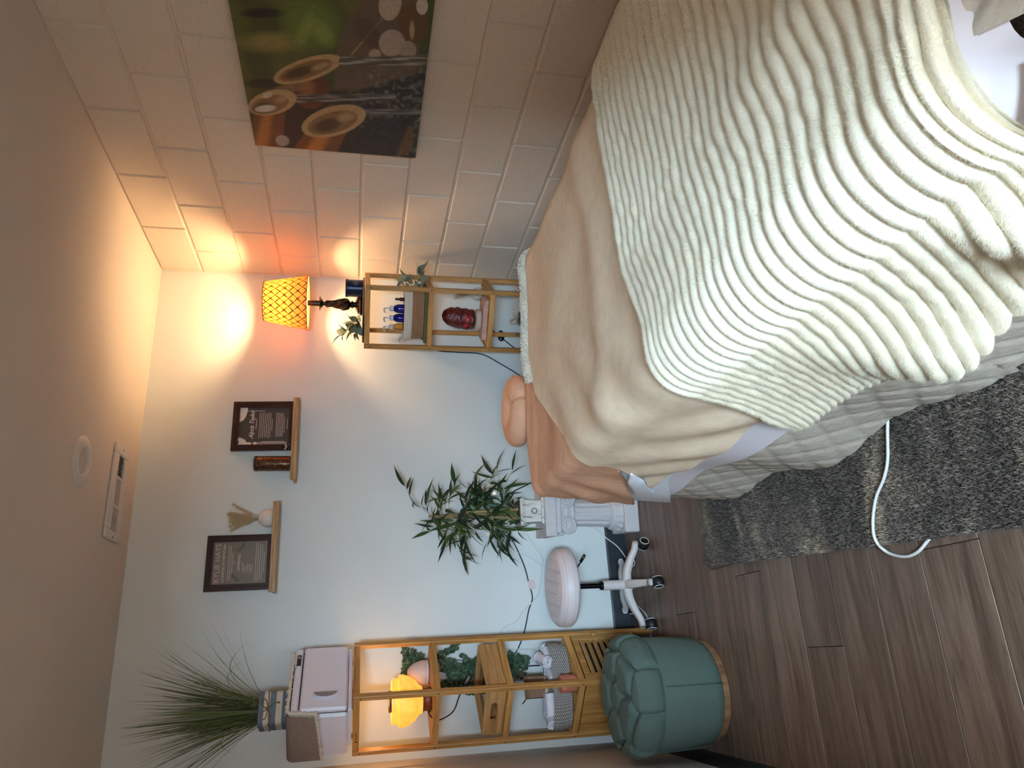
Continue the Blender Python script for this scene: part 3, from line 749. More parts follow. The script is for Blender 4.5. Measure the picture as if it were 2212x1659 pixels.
for z, r in ((0, pw*.96), (0.004, pw), (0.06, pw*1.0), (0.112, pw*1.03), (0.116, pw*1.0), (0.112, pw*.95), (0.095, pw*.93)):
    x_, y_ = sq(th, r); rows.append(np.c_[x_, y_, np.full(nseg, z)])
P = np.array(rows) @ rot_z(0.3).T
mb.grid(P, cv=True, flip=True); mb.f.append(tuple(range(nseg))[::-1]); mb.build('pot', stripes(), pl, True)
MB().lathe(((pw*.93, 0.097), (0.0001, 0.099)), 24).build('soil', plain('dark_moss', (34, 36, 24), 0.95, nscale=90, nstr=0.8, ndist=0.004), pl, True)
M_TWINE = plain('twine', (140, 112, 84), 0.9, nscale=600, nstr=0.6)
x_, y_ = sq(th, pw*1.035); mb = MB(); rp = np.c_[x_, y_, 0.078+0.006*np.sin(th+1)] @ rot_z(0.3).T
mb.tube(np.vstack((rp, rp[:1])), 0.0022, 6)
f = lambda a, b: (0.012+a, -0.073-0.004, 0.080+b)
for s in (1, -1):
    mb.tube(spline([f(0, 0), f(.014*s, .020), f(.034*s, .024), f(.036*s, .008), f(.016*s, .000), f(0, 0)], 6), 0.0022, 6)
mb.tube(spline([f(0, 0), f(.012, -.016), f(.022, -.034), f(.020, -.042)], 6), 0.0022, 6); mb.tube(spline([f(0, 0), f(-.014, -.008), f(-.034, -.014), f(-.060, -.004)], 6), 0.0022, 6)
mb.ball(f(0, 0), 0.005, 8, 6); mb.ball(f(.021, -.044), 0.004, 8, 6)
mb.build('twine_bow', M_TWINE, pl, True)
def ribbon(mb, pts, w, side):
    pts = np.asarray(pts); n = len(pts); t = np.linspace(0, 1, n); ww_ = w*np.sin(np.pi*np.clip(t*.93+.07, 0, 1))**.6
    A = pts-np.asarray(side)*ww_[:, None]/2; B = pts+np.asarray(side)*ww_[:, None]/2
    V = np.empty((2*n, 3)); V[0::2] = A; V[1::2] = B
    mb.add(V, [(2*i, 2*i+1, 2*i+3, 2*i+2) for i in range(n-1)])
g = np.random.default_rng(9); mbs = [MB(), MB()]
for i in range(240):
    a = g.uniform(0, 2*np.pi); r0 = pw*.75*math.sqrt(g.random()); tilt = abs(g.normal())*0.30+0.04; L = g.uniform(0.28, 0.56)
    if g.random() < .25: tilt += .25
    lean = np.array((math.cos(a), math.sin(a), 0)); 
    if lean[1] > .2: tilt *= .55
    if lean[0] < -.3: tilt *= .9
    p0 = np.array((r0*math.cos(a), r0*math.sin(a), 0.09)); pts = []
    bend = g.uniform(.05, .6)*tilt
    for t in np.linspace(0, 1, 9):
        out = L*(math.sin(tilt)*t+bend*t*t*.8); up = L*(math.cos(tilt)*t-0.35*bend*t**3)
        pts.append(p0+lean*out+np.array((0, 0, up)))
    pts = np.array(pts); pts[:, 2] = np.minimum(pts[:, 2], CZ-pz-0.04); wl = np.array((XL+0.012, -9, -9))
    pts[:, 0] = np.maximum(pts[:, 0], XL+0.015+0.163); pts[:, 1] = np.minimum(pts[:, 1], YB-0.012-3.455)
    ribbon(mbs[i % 2], pts, g.uniform(0.0018, 0.0045), np.cross(lean, (0, 0, 1)) if g.random() < .7 else lean)
for (ax, ay, L) in ((.8, -.6, .2), (-.5, -.86, .22), (.9, -.2, .25)):
    pts = [(ax*.05+ax*L*t*1.05, ay*.05+ay*L*t*.8, .1+.16*math.sin(t*2.6)*(1-.2*t)) for t in np.linspace(0, 1, 10)]
    ribbon(mbs[0], pts, 0.003, (0, 0.3, 1))
tag(mbs[0].build('grass_blades', translucent('grass_green', (112, 128, 74), .3, .6), pl), kind='stuff')
tag(mbs[1].build('grass_blades', translucent('grass_dark', (74, 90, 56), .25, .6), pl), kind='stuff')

# --- tier 4: glowing wax bowl and pink dome
def onyx():
    N = Nodes('glowing_onyx'); a = N.noise(N.coords(), 22, 4, .6, .8)
    col = N.ramp(a, ((.3, srgb(255, 190, 70)), (.6, srgb(255, 160, 36)), (.8, srgb(255, 206, 100))))
    N.set(srgb(240, 190, 110), .35); N.l(col, N.b.inputs['Emission Color']); N.b.inputs['Emission Strength'].default_value = .72
    return N.m
wz = TIERS[3]+0.0005
wl_ = thing('wax_warmer', 'glowing amber stone wax warmer bowl on a wooden foot', 'lamp', (-0.158, 3.435, wz))
MB().lathe(((0.044, 0), (0.052, 0.004), (0.046, 0.018), (0.046, 0.030), (0.054, 0.036)), 32).build('wooden_foot', wood('cherry_foot', (110, 48, 22), (142, 66, 32), (160, 84, 44), 2), wl_, True)
M_ONYX = onyx()
MB().lathe(((0.052, 0.036), (0.056, 0.040), (0.060, 0.050), (0.080, 0.066), (0.097, 0.092), (0.104, 0.118), (0.104, 0.134), (0.100, 0.137), (0.086, 0.137)), 48).build('bowl', M_ONYX, wl_, True, auto=50)
MB().lathe(((0.088, 0.137), (0.091, 0.140), (0.091, 0.162), (0.087, 0.166), (0.060, 0.166), (0.056, 0.150)), 48, cap=False).build('rim', M_ONYX, wl_, True, auto=50)
MB().lathe(((0.042, 0.150), (0.044, 0.176), (0.042, 0.178), (0.038, 0.160), (0.0001, 0.160)), 32, cap=False).build('burner_cup', plain('pewter', (120, 96, 84), .3, .8), wl_, True)
cd = MB().tube(spline([(-0.046, -0.02, 0.012), (-0.066, -0.035, 0.004), (-0.085, -0.01, -0.03), (-0.06, 0.05, -0.10), (-0.005, 0.10, -0.135), (0.05, 0.11, -0.165)], 8), 0.0028, 7).build('cord', M_BLK, wl_, True)
MB().box((0.062, 0.11, -0.175), (0.05, 0.018, 0.020), 0.004, rot_y(0.55)).build('cord_switch', M_BLK, cd)
pt = bpy.data.lights.new('wax_glow', 'POINT'); pt.energy = 1.0; pt.color = (1.0, 0.55, 0.2); pt.shadow_soft_size = 0.03
po = bpy.data.objects.new('wax_glow', pt); COL.objects.link(po); po.parent = wl_; po.location = (0, 0, 0.225)
dm = thing('pink_dome_speaker', 'small pale pink dome standing next to the glowing wax warmer', 'diffuser', (-0.052, 3.515, wz)); dm.scale = (.84, .84, .84)
M_PINK = plain('pale_pink_shell', (226, 200, 190), .5)
a = np.linspace(0, math.pi/2, 12); prof = [(0.055, 0.0), (0.060, 0.004)]+[(0.062*math.cos(t)+1e-4, 0.012+0.100*math.sin(t)) for t in a]
MB().lathe(prof, 40).build('shell', M_PINK, dm, True); MB().lathe(((0.0612, 0.0065), (0.0626, 0.008), (0.0626, 0.011), (0.0612, 0.0125)), 40, cap=False).build('light_band', plain('cream_band', (250, 240, 224), .4), dm, True)

# --- eucalyptus garland hanging behind the shelf
eg = thing('eucalyptus_garland', 'green artificial eucalyptus garland hanging behind the bamboo tower', 'plant', (0.02, YB-0.03, 0))
def euc_mat():
    N = Nodes('eucalyptus_leaf'); a = N.noise(N.coords(), 55, 2)
    return N.set(N.ramp(a, ((.35, srgb(48, 70, 52)), (.55, srgb(76, 102, 76)), (.72, srgb(122, 146, 108)))), .6)
M_EUC = euc_mat(); M_STEM = plain('stem_brown', (74, 70, 48), .8)
g = np.random.default_rng(21); lm = MB(); st = MB()
def euc_leaf(mb, p, d_, nrm, L, w):
    d_ = d_/np.linalg.norm(d_); s = np.cross(d_, nrm); s /= np.linalg.norm(s)+1e-9; up = np.cross(s, d_)
    mb.add([p, p+d_*L*.35+s*w*.5+up*L*.06, p+d_*L*.8+s*w*.32, p+d_*L, p+d_*L*.8-s*w*.32, p+d_*L*.35-s*w*.5+up*L*.06, p+d_*L*.5+up*-L*.05], [(0, 1, 6), (1, 2, 6), (2, 3, 6), (3, 4, 6), (4, 5, 6), (5, 0, 6)])
for i in range(40):
    x0 = g.uniform(-.17, .0); z0 = g.uniform(.80, 1.06); L = g.uniform(.08, .15); ax = g.uniform(-.8, .6)
    if i < 5: z0 = 1.05; L = .11; x0 = -.09+i*.02; ax = .1*i
    if i >= 32: z0 = g.uniform(.64, .72); x0 = g.uniform(-.09, -.01)
    sgn = 1 if i < 5 else -1
    pts = spline([(x0, -.0, z0), (x0+ax*L*.4, -.010, z0+sgn*L*.45), (x0+ax*L*.8, -.012, z0+sgn*L*(.9 if abs(ax) < .6 else .5))], 6)
    st.tube(pts, 0.0009, 4)
    for k in range(60):
        p = pts[int(g.uniform(1, len(pts)-.01))]; d_ = np.array((g.choice((-1, 1))*g.uniform(.5, 1), g.uniform(-.6, .05), g.uniform(-.2, .9)*sgn))
        euc_leaf(lm, p+g.normal(size=3)*.002-np.array((0, .004, 0)), d_, np.array((0, -1.0, 0))+g.normal(size=3)*.4, g.uniform(.014, .024), g.uniform(.012, .018))
st.tube(spline([(-.13, 0, .80), (-.06, -.004, 1.02), (-.02, -.006, 1.07), (-.03, 0, .9), (-.04, 0, .64)], 10), 0.0014, 5)
tag(lm.build('leaves', M_EUC, eg), kind='stuff'); st.build('stems', M_STEM, eg, True)

# --- tier 3: wooden tray box
tz = TIERS[2]+0.0005
bx = thing('wooden_tray', 'shallow wooden tray box with a slot handle on the bamboo shelf', 'tray', in_l(0.002, 0.0, tz), SLA)
WD, HH = 0.262, 0.086
M_TRAY = [wood('tray_wood_%s' % 'xy'[i], (176, 128, 76), (206, 160, 104), (220, 178, 124), i, .5) for i in range(2)]
for s in (-1, 1): MB().box((0, s*(WD/2-.004), HH/2), (WD, .008, HH), .001).build('side_wall', M_TRAY[0], bx)
yy, zz = np.linspace(-1, 1, 2), None
slot = MB(); hw, sw, sh = WD/2-.008, .036, .013; zc = HH*.52
th1 = np.linspace(-math.pi/2, math.pi/2, 9); inner = np.vstack((np.c_[sw+sh*np.cos(th1), zc+sh*np.sin(th1)], np.c_[-sw-sh*np.cos(th1), zc-sh*np.sin(th1)*-1*-1+0]))
inner = np.vstack((np.c_[sw+sh*np.cos(th1), zc+sh*np.sin(th1)], np.c_[-sw-sh*np.cos(th1), zc-sh*np.sin(th1)]))
outer = []
for (a_, b_) in inner:
    da, db = a_, b_-zc; k = min(hw/abs(da) if abs(da) > 1e-6 else 9, ((HH-zc) if db > 0 else zc)/abs(db) if abs(db) > 1e-6 else 9); outer.append((da*k, zc+db*k))
outer = np.array(outer)
for cx in ((hw, HH), (-hw, HH), (-hw, 0), (hw, 0)):
    i = np.argmin(np.hypot(outer[:, 0]-cx[0], outer[:, 1]-cx[1])); outer[i] = cx
for sx in (-1, 1):
    slot = MB(); n = len(inner); X0, X1 = sx*(WD/2)-sx*.009, sx*(WD/2)
    V = []
    for xq in (X0, X1):
        V += [(xq, a_, b_) for a_, b_ in inner]; V += [(xq, a_, b_) for a_, b_ in outer]
    F = []
    for i in range(n):
        j = (i+1) % n
        F += [(i, j, n+j, n+i), (2*n+j, 2*n+i, 3*n+i, 3*n+j), (i, 2*n+i, 2*n+j, j), (n+i, n+j, 3*n+j, 3*n+i)]
    slot.add(V, F); slot.build('handle_wall', M_TRAY[1], bx)
MB().box((0, 0, .003), (WD-.016, WD-.016, .006), 0).build('tray_bottom', M_TRAY[0], bx)
MB().box((0.01, 0.0, HH-.020), (WD-.03, WD-.03, .002), 0).build('clear_cover', clear_glass('acrylic', (235, 235, 235), .7, .06), bx)
g = np.random.default_rng(2)
for k in range(6):
    x_, y_ = -.08+.032*k, g.uniform(-.07, .07)
    jj = thing('trinket_jar', 'small %s jar with %s lid under the clear cover of the wooden tray' % (('dark brown', 'pale', 'reddish brown')[k % 3], ('black', 'white')[k % 2]), 'jar', in_l(x_+.002, y_, tz+.0065), SLA, 'small jars inside the wooden tray')
    MB().lathe(((.013, 0), (.014, .002), (.014, .026), (.010, .031)), 16).build('body', plain('jar_%d' % k, [(60, 48, 46), (200, 190, 180), (120, 80, 66)][k % 3], .3), jj, True)
    MB().lathe(((.011, .031), (.011, .040), (.0001, .041)), 16).build('lid', [M_BLK, M_WHITE][k % 2], jj, True)

# --- tier 2: rope basket of rolled towels, candle, carton
cz = TIERS[1]+0.0005
def weave():
    N = Nodes('grey_white_weave'); v = N.coords(); sp = N.n('ShaderNodeSeparateXYZ'); N.l(v, sp.inputs[0])
    at = N.n('ShaderNodeMath', operation='ARCTAN2'); N.l(sp.outputs['Y'], at.inputs[0]); N.l(sp.outputs['X'], at.inputs[1])
    m1 = N.n('ShaderNodeMath', operation='MULTIPLY'); N.l(at.outputs[0], m1.inputs[0]); m1.inputs[1].default_value = 70
    m2 = N.n('ShaderNodeMath', operation='MULTIPLY'); N.l(sp.outputs['Z'], m2.inputs[0]); m2.inputs[1].default_value = 680
    ad = N.n('ShaderNodeMath', operation='ADD'); N.l(m1.outputs[0], ad.inputs[0]); N.l(m2.outputs[0], ad.inputs[1])
    sn = N.n('ShaderNodeMath', operation='SINE'); N.l(ad.outputs[0], sn.inputs[0])
    return N.set(N.ramp(sn.outputs[0], ((.35, srgb(112, 106, 102)), (.6, srgb(214, 208, 202)))), .9, 0, N.bump(sn.outputs[0], .4, .002))
BKC = (-0.140, 3.466)
bk = thing('rope_basket', 'low oval grey and white woven rope basket of rolled towels', 'basket', (*BKC, cz), math.radians(3))
nb = 9; th = np.linspace(0, 2*np.pi, 64)
M_WEAVE = weave()
for i in range(nb):
    k = 1+.05*math.sin(i/nb*2.5); kk = (np.abs(np.cos(th))**2.4+np.abs(np.sin(th))**2.4)**(-1/2.4)
    MB().tube(np.c_[.168*k*kk*np.cos(th), .080*k*kk*np.sin(th), np.full(64, .0058+i*.0092)], .0058, 8, False).build('rope_coil', M_WEAVE, bk, True)
MB().box((0, 0, .004), (.29, .12, .006), .002).build('basket_floor', M_WEAVE, bk)
M_TERRY = plain('white_terry', (240, 238, 246), .95, nscale=260, nstr=.8, ndist=.003)
def towel_roll(label, loc, axis_rz, tilt, L, R0, grp):
    o = thing('rolled_towel', label, 'towel', loc, axis_rz, grp); o.rotation_euler = (0, tilt, axis_rz)
    th = np.linspace(0, 2*np.pi*3.2, 90); r = .004+(R0-.004)*th/th[-1]; 
    xs = np.linspace(-L/2, L/2, 8); P = np.zeros((8, 90, 3))
    for i, x in enumerate(xs):
        P[i, :, 0] = x+.0015*np.sin(th*2+i); P[i, :, 1] = r*np.cos(th); P[i, :, 2] = r*np.sin(th)
    mb = MB().grid(P)
    # rounded cloth edges at both ends
    for s in (0, -1): mb.tube(P[s][::2], .0032, 6)
    mb.build('terry_roll', M_TERRY, o, True); return o
TL = (('rolled white towel standing highest at the cabinet door end of the rope basket', .112, -.035, .112, 1.35, -.25, .085, .027),
      ('rolled white towel wedged against the basket end beside the cabinet door', .140, .015, .080, .9, 0, .08, .022),
      ('white towel roll behind the pink salt stone candle holder', .045, -.030, .078, 1.1, 0, .085, .026),
      ('wide white towel roll lying lengthwise on the left of the cardboard carton', -.075, -.040, .092, .1, 0, .088, .029),
      ('small white towel roll at the far left end of the rope basket', -.132, -.012, .086, .9, .1, .075, .024),
      ('white towel roll under the cardboard carton in the rope basket', -.02, .02, .045, 0, 0, .1, .026),
      ('white towel roll tucked at the back of the rope basket', -.09, .035, .080, .1, .05, .085, .026))
for (lb_, x, y, z, rz_, ti, L, R0) in TL:
    towel_roll(lb_, (BKC[0]+x, BKC[1]+y, cz+z), rz_, ti, L, R0, 'rolled towels in the rope basket')
cn = thing('candle_holder', 'rough pink salt stone candle holder next to the rope basket', 'candle holder', in_l(-.108, -.108, cz))
def salt(name, c1, c2, em=None):
    N = Nodes(name); a = N.noise(N.coords(), 30, 5, .65); b = N.noise(N.coords(), 90, 3, .6)
    return N.set(N.ramp(a, ((.3, srgb(*c1)), (.7, srgb(*c2)))), .45, 0, N.bump(b, .5, .004))
M_SALT = salt('pink_salt', (176, 92, 72), (214, 140, 114))
wob = waves(3, 2, 6, .2, .6)
MB().lathe(((.034, 0), (.037, .004), (.037, .068), (.034, .073), (.019, .073), (.017, .048), (.0001, .048)), 28, mod=lambda t, z: 1+.03*np.sin(3*t+z*40)).build('stone', M_SALT, cn, True)
MB().lathe(((.016, .048), (.016, .062), (.0001, .0615)), 20).build('tea_light', plain('tea_wax', (226, 170, 150), .4), cn, True)
ct = thing('carton', 'brown cardboard carton tucked in the rope basket', 'box', (-.142, 3.474, cz+.074), math.radians(8))
M_CARD = plain('kraft_card', (140, 108, 84), .8, nscale=200, nstr=.15, var=.06); M_CARD2 = plain('kraft_shade', (108, 82, 64), .8)
MB().box((0, 0, .056), (.088, .05, .112), .001).build('carton_body', M_CARD, ct)
for s in (-1, 1): MB().box((s*.052, 0.004, .122), (.034, .046, .0012), 0, rot_y(s*-.75)).build('flap', M_CARD, ct)
MB().box((0, -.03, .118), (.086, .024, .0012), 0, rot_x(.6)).build('flap', M_CARD, ct)
letters(ct, 'plantlife', 0.024, 0, .028, M_INK_W, y=-.0256, offset=.0003)

# ------------------------------------------------------------------ things on the right bamboo shelf
RT = 1.3555
tr = MB().box((0, 0, .004), (.27, .27, .008), .002).build('black_tray', plain('black_slate', (22, 22, 24), .5), None, loc=in_r(0, 0, RT), rz=SRA)
tag(tr, 'thin black square tray under the table lamp', 'tray')
LZ = RT+.0085
lp = thing('table_lamp', 'table lamp with twisted dark bronze stem and lattice shade', 'lamp', (1.716, 3.47, LZ))
M_BRONZE = plain('dark_bronze', (44, 36, 30), .28, .7)
MB().lathe(((.052, 0), (.054, .004), (.054, .012), (.047, .017), (.047, .022), (.034, .030), (.020, .034)), 40).build('foot', M_BRONZE, lp, True, auto=40)
MB().lathe(((.020, .034), (.012, .040), (.015, .046), (.020, .052), (.012, .060)), 28).build('knop', M_BRONZE, lp, True)
zs = np.linspace(.060, .178, 50); rr = np.interp(zs, (.060, .072, .095, .125, .155, .178), (.012, .027, .030, .022, .015, .017))
MB().lathe(np.c_[rr, zs], 48, mod=lambda t, z: 1+.10*np.cos(7*(t+(z-.06)*24))).build('twisted_stem', M_BRONZE, lp, True)
MB().lathe(((.017, .178), (.018, .181), (.010, .184), (.010, .194), (.022, .200), (.026, .206), (.036, .209), (.036, .212), (.014, .213)), 36).build('drip_plate', M_BRONZE, lp, True, auto=40)
MB().lathe(((.014, .213), (.014, .272)), 24).build('candle_tube', M_BRONZE, lp, True, auto=40)
S0, S1, RB, RTp = .268, .478, .137, .098
def shade_mat():
    N = Nodes('linen_shade'); nz = N.noise(N.coords(), 300, 2)
    N.set(srgb(200, 146, 92), .9, 0, N.bump(nz, .2, .001))
    t = N.n('ShaderNodeBsdfTranslucent'); t.inputs['Color'].default_value = srgb(206, 108, 40)
    mx = N.n('ShaderNodeMixShader'); mx.inputs[0].default_value = .26
    N.l(N.b.outputs[0], mx.inputs[1]); N.l(t.outputs[0], mx.inputs[2]); N.l(mx.outputs[0], N.out.inputs[0]); return N.m
zz = np.linspace(0, 1, 12); shp = np.c_[RB+(RTp-RB)*zz, S0+(S1-S0)*zz]
MB().lathe(shp, 64, cap=False).build('shade', shade_mat(), lp, True)
M_LATT = plain('brown_lattice', (70, 32, 12), .9); mb = MB()
for d_ in (-1, 1):
    for k in range(20):
        a0 = k/20*2*np.pi; t = np.linspace(0, 1, 22); ang = a0+d_*t*1.55
        r = (RB+(RTp-RB)*t)+.0012; wv = .0029*(1+.55*np.sin(t*2*np.pi*6.5+d_*.5))*(1-.25*t)
        da = wv/r; L0 = np.c_[r*np.cos(ang-da), r*np.sin(ang-da), S0+(S1-S0)*t]; L1 = np.c_[r*np.cos(ang+da), r*np.sin(ang+da), S0+(S1-S0)*t]
        V = np.empty((44, 3)); V[0::2] = L0; V[1::2] = L1; mb.add(V, [(2*i, 2*i+1, 2*i+3, 2*i+2) for i in range(21)])
for (r_, z_) in ((RB, S0), (RTp, S1)): mb.torus((0, 0, z_), r_+.0005, .0018, 64, 6)
mb.build('lattice', M_LATT, lp)
bulb = Nodes('lit_bulb'); bulb.b.inputs['Emission Color'].default_value = (1, .74, .42, 1); bulb.b.inputs['Emission Strength'].default_value = 12
MB().lathe(((.013, .272), (.014, .285), (.026, .310), (.030, .332), (.024, .352), (.0001, .362)), 28).build('bulb', bulb.m, lp, True)
mb = MB()
for k in range(3):
    a = k*2.094; mb.tube([(0.004*math.cos(a), .004*math.sin(a), .380), (RTp*math.cos(a), RTp*math.sin(a), S1-.012)], .0012, 5)
mb.tube([(0, 0, .362), (0, 0, .382)], .003, 6); mb.build('shade_spider', M_BRONZE, lp, True)
pt = bpy.data.lights.new('bulb_light', 'POINT'); pt.energy = 16.5; pt.color = (1.0, .67, .34); pt.shadow_soft_size = .032
po = bpy.data.objects.new('bulb_light', pt); COL.objects.link(po); po.parent = lp; po.location = (0, 0, .40)

# candle tin
tin = thing('candle_tin', 'navy blue candle tin with a silver flower emblem by the table lamp', 'candle', (1.762, 3.378, LZ), math.radians(18))
M_NAVY = plain('navy_tin', (24, 34, 66), .3, .3)
MB().lathe(((.041, 0), (.043, .002), (.043, .074)), 40).build('body', M_NAVY, tin, True, auto=40)
MB().lathe(((.0445, .072), (.0452, .074), (.0452, .083), (.044, .085), (.0001, .0855)), 40).build('lid', plain('navy_lid', (16, 22, 44), .35, .3), tin, True, auto=40)
mb = MB(); a_ = np.linspace(0, 2*np.pi, 25)
def on_tin(x, z): 
    t = -math.pi/2+x/.0432; return (.0436*math.cos(t), .0436*math.sin(t), z)
for (cx, cz_) in [(0, 0)]+[(.0075*math.cos(k*math.pi/3), .0075*math.sin(k*math.pi/3)) for k in range(6)]:
    mb.tube([on_tin(cx+.0075*math.cos(t), .036+cz_+.0075*math.sin(t)) for t in a_], .00035, 4)
mb.tube([on_tin(.0165*math.cos(t), .036+.0165*math.sin(t)) for t in a_], .0004, 4)
mb.build('flower_emblem', plain('silver_ink', (170, 176, 190), .35, .6), tin)

# lamb's ear sprigs: every leaf its own piece
def leaf_mat(name, c1, c2):
    N = Nodes(name); oi = N.n('ShaderNodeObjectInfo'); col = N.ramp(oi.outputs['Random'], ((0, srgb(*c1)), (1, srgb(*c2))))
    N.set(col, .75, 0, N.bump(N.noise(N.coords(), 200, 3), .3, .001)); return N.m
M_LAMB = leaf_mat('lambs_ear', (112, 128, 108), (158, 166, 140)); M_LSTEM = plain('lamb_stem', (130, 136, 104), .8)
def leaf_mesh(L, w, curl, fold=.25, n=9, tip=1.0):
    t = np.linspace(0, 1, n); ww_ = w/2*np.sin(np.pi*t**.75)**tip+.0003; x = L*t; z = -curl*L*t*t
    P = np.zeros((n, 5, 3))
    for i, k in enumerate((-1, -.5, 0, .5, 1)): P[:, i, 0] = x; P[:, i, 1] = k*ww_; P[:, i, 2] = z+abs(k)*ww_*fold
    return MB().grid(P).mesh('leaf', True)
def aim(o, p, d_, roll=0.0):
    d_ = Vector(d_).normalized(); q = d_.to_track_quat('X', 'Z'); o.rotation_mode = 'QUATERNION'
    from mathutils import Quaternion
    o.rotation_quaternion = q @ Quaternion((1, 0, 0), roll); o.location = p
LAMB = [leaf_mesh(.052, .036, .15, .12), leaf_mesh(.044, .032, .3, .12), leaf_mesh(.060, .038, .25, .12)]
def lamb_sprig(label, loc, stems, seed, per=7, scale=1.0):
    o = thing('leafy_sprig', label, 'plant', loc); g = np.random.default_rng(seed); sm = MB()
    for s in stems:
        pts = spline(s, 6); sm.tube(pts, .0014, 5)
        for k in range(per):
            i = int((k+1)/per*(len(pts)-1)); p = pts[i]; T = pts[min(i, len(pts)-1)]-pts[max(i-1, 0)]; T = T/np.linalg.norm(T)
            a = g.uniform(0, 6.28) if k < per-1 else 0; s_ = np.cross(T, (0, 0, 1)); s_ /= np.linalg.norm(s_)+1e-6; u_ = np.cross(s_, T)
            d_ = T*(.55 if k < per-1 else 1)+(s_*math.cos(a)+u_*math.sin(a))*(.8 if k < per-1 else .1)
            lf = put('leaf', LAMB[k % 3], M_LAMB, o); aim(lf, p, d_, g.uniform(-.6, .6)); lf.scale = [scale*g.uniform(.8, 1.15)]*3
    sm.build('stem', M_LSTEM, o, True); return o
x, y, z = in_r(-.065, .085, LZ)
lamb_sprig('pale green felted leaf sprig lying at the foot of the table lamp', (x, y, z+.003), [[(.06, .0, .015), (.02, -.01, .035), (-.02, -.02, .065), (-.045, -.02, .10)], [(.06, .01, .01), (.0, -.03, .02), (-.05, -.05, .03)], [(.05, -.01, .01), (.03, -.04, .03), (.0, -.06, .05)], [(.05, 0, .01), (.0, .0, .04), (-.03, -.03, .05)]], 4, 9, 1.05)

# --- upper tier: green book, coil basket with bottles
UZ = TIERS[3]+.0005
gb = MB().box((0, 0, .006), (.20, .262, .012), .001).build('green_mat', plain('olive_mat', (92, 98, 58), .8, nscale=200, nstr=.3), None, loc=in_r(-.025, .0, UZ), rz=SRA)
tag(gb, 'flat olive green mat under the cream and tan basket', 'mat')
M_ROPE_C = plain('cream_rope', (226, 214, 200), .9, nscale=500, nstr=.5); M_ROPE_T = plain('tan_rope', (164, 124, 92), .9, nscale=500, nstr=.5)
def coil_basket(label, loc, rz, hx, hy, n, r, ncream, handles=True, flare=.0):
    o = thing('coil_basket', label, 'basket', loc, rz); th = np.linspace(0, 2*np.pi, 56)
    for i in range(n):
        k = 1+flare*i/n; kk = (np.abs(np.cos(th))**3.2+np.abs(np.sin(th))**3.2)**(-1/3.2)
        P = np.c_[hx*k*kk*np.cos(th), hy*k*kk*np.sin(th), np.full(56, r+i*r*1.82)]
        MB().tube(P, r, 8, False).build('rope_coil', M_ROPE_C if i >= n-ncream else M_ROPE_T, o, True)
    MB().box((0, 0, r*.6), (hx*1.7, hy*1.7, r), 0).build('basket_floor', M_ROPE_T if ncream < n else M_ROPE_C, o)
    if handles:
        zt_ = r+n*r*1.82-r
        for s in (-1, 1):
            MB().tube(spline([(-.034, s*hy*(1+flare), zt_), (-.030, s*(hy*(1+flare)+.012), zt_+.012), (0, s*(hy*(1+flare)+.018), zt_+.018), (.030, s*(hy*(1+flare)+.012), zt_+.012), (.034, s*hy*(1+flare), zt_)], 6), r, 7).build('handle', M_ROPE_C, o, True)
    return o
BZ = UZ+.0125
coil_basket('cream and tan coiled rope basket holding pump bottles', in_r(-.045, .0, BZ), SRA, .062, .118, 10, .0054, 4, True, .07)
def pump_bottle(label, loc, col, pump, r=.0225, h=.142, lab=None, grp=None, rz=0.0):
    o = thing('pump_bottle', label, 'bottle', loc, rz, grp)
    MB().lathe(((r*.9, 0), (r, .003), (r, h*.80), (r*.9, h*.90), (r*.62, h*.98), (r*.5, h)), 28).build('body', col, o, True)
    MB().lathe(((r*.62, h), (r*.62, h+.016), (r*.4, h+.019), (.003, h+.020), (.003, h+.038)), 20).build('collar', pump, o, True, auto=40)
    MB().tube(spline([(0, 0, h+.036), (0, 0, h+.043), (.010, 0, h+.046), (.026, 0, h+.044), (.029, 0, h+.038)], 4), .0038, 8).build('nozzle', pump, o, True)
    if lab is not None: MB().lathe(((r+.0004, .012), (r+.0004, h*.62)), 28, cap=False).build('label_band', lab, o, True)
    return o
M_COBALT = plain('cobalt_bottle', (22, 22, 120), .12); M_PUMP = plain('white_pump', (214, 220, 228), .4)
c_, s_ = math.cos(SRA), math.sin(SRA)
for k, yy_ in enumerate((-.024, .024)):
    pump_bottle(('cobalt blue pump bottle next to the red dropper bottle', 'cobalt blue pump bottle next to the clear pump bottle')[k], in_r(-.052, yy_, BZ+.0075), M_COBALT, M_PUMP, grp='cobalt pump bottles', rz=math.radians(200))
pump_bottle('clear pump bottle with a lime green label in the coiled basket', in_r(-.05, .072, BZ+.0075), clear_glass('clear_bottle', (226, 210, 170), .9, .05), M_PUMP, .0215, .142, plain('lime_label', (150, 165, 30), .5), rz=math.radians(200))
db = thing('dropper_bottle', 'small dark red dropper bottle with black rubber top in the basket', 'bottle', in_r(-.05, -.072, BZ+.0075))
MB().lathe(((.014, 0), (.0155, .002), (.0155, .085), (.008, .094), (.008, .098)), 22).build('body', plain('dark_red_glass', (96, 24, 18), .12), db, True)
MB().lathe(((.0095, .098), (.0095, .112), (.006, .114), (.0062, .130), (.004, .136), (.0001, .137)), 18).build('dropper_top', M_BLK, db, True, auto=40)
x, y, z = in_r(.03, -.105, UZ)
lamb_sprig('grey green felted leaf sprig spilling out beside the coiled basket', (x, y, z+.012), [[(-.02, .01, .02), (.0, -.02, .07), (.02, -.03, .11)], [(-.02, .01, .02), (.03, -.04, .06), (.05, -.055, .09)], [(-.02, .01, .02), (.05, -.02, .03), (.085, -.05, .035)], [(-.02, .01, .015), (.03, -.05, .02), (.06, -.08, .01)]], 8, 7, 1.15)

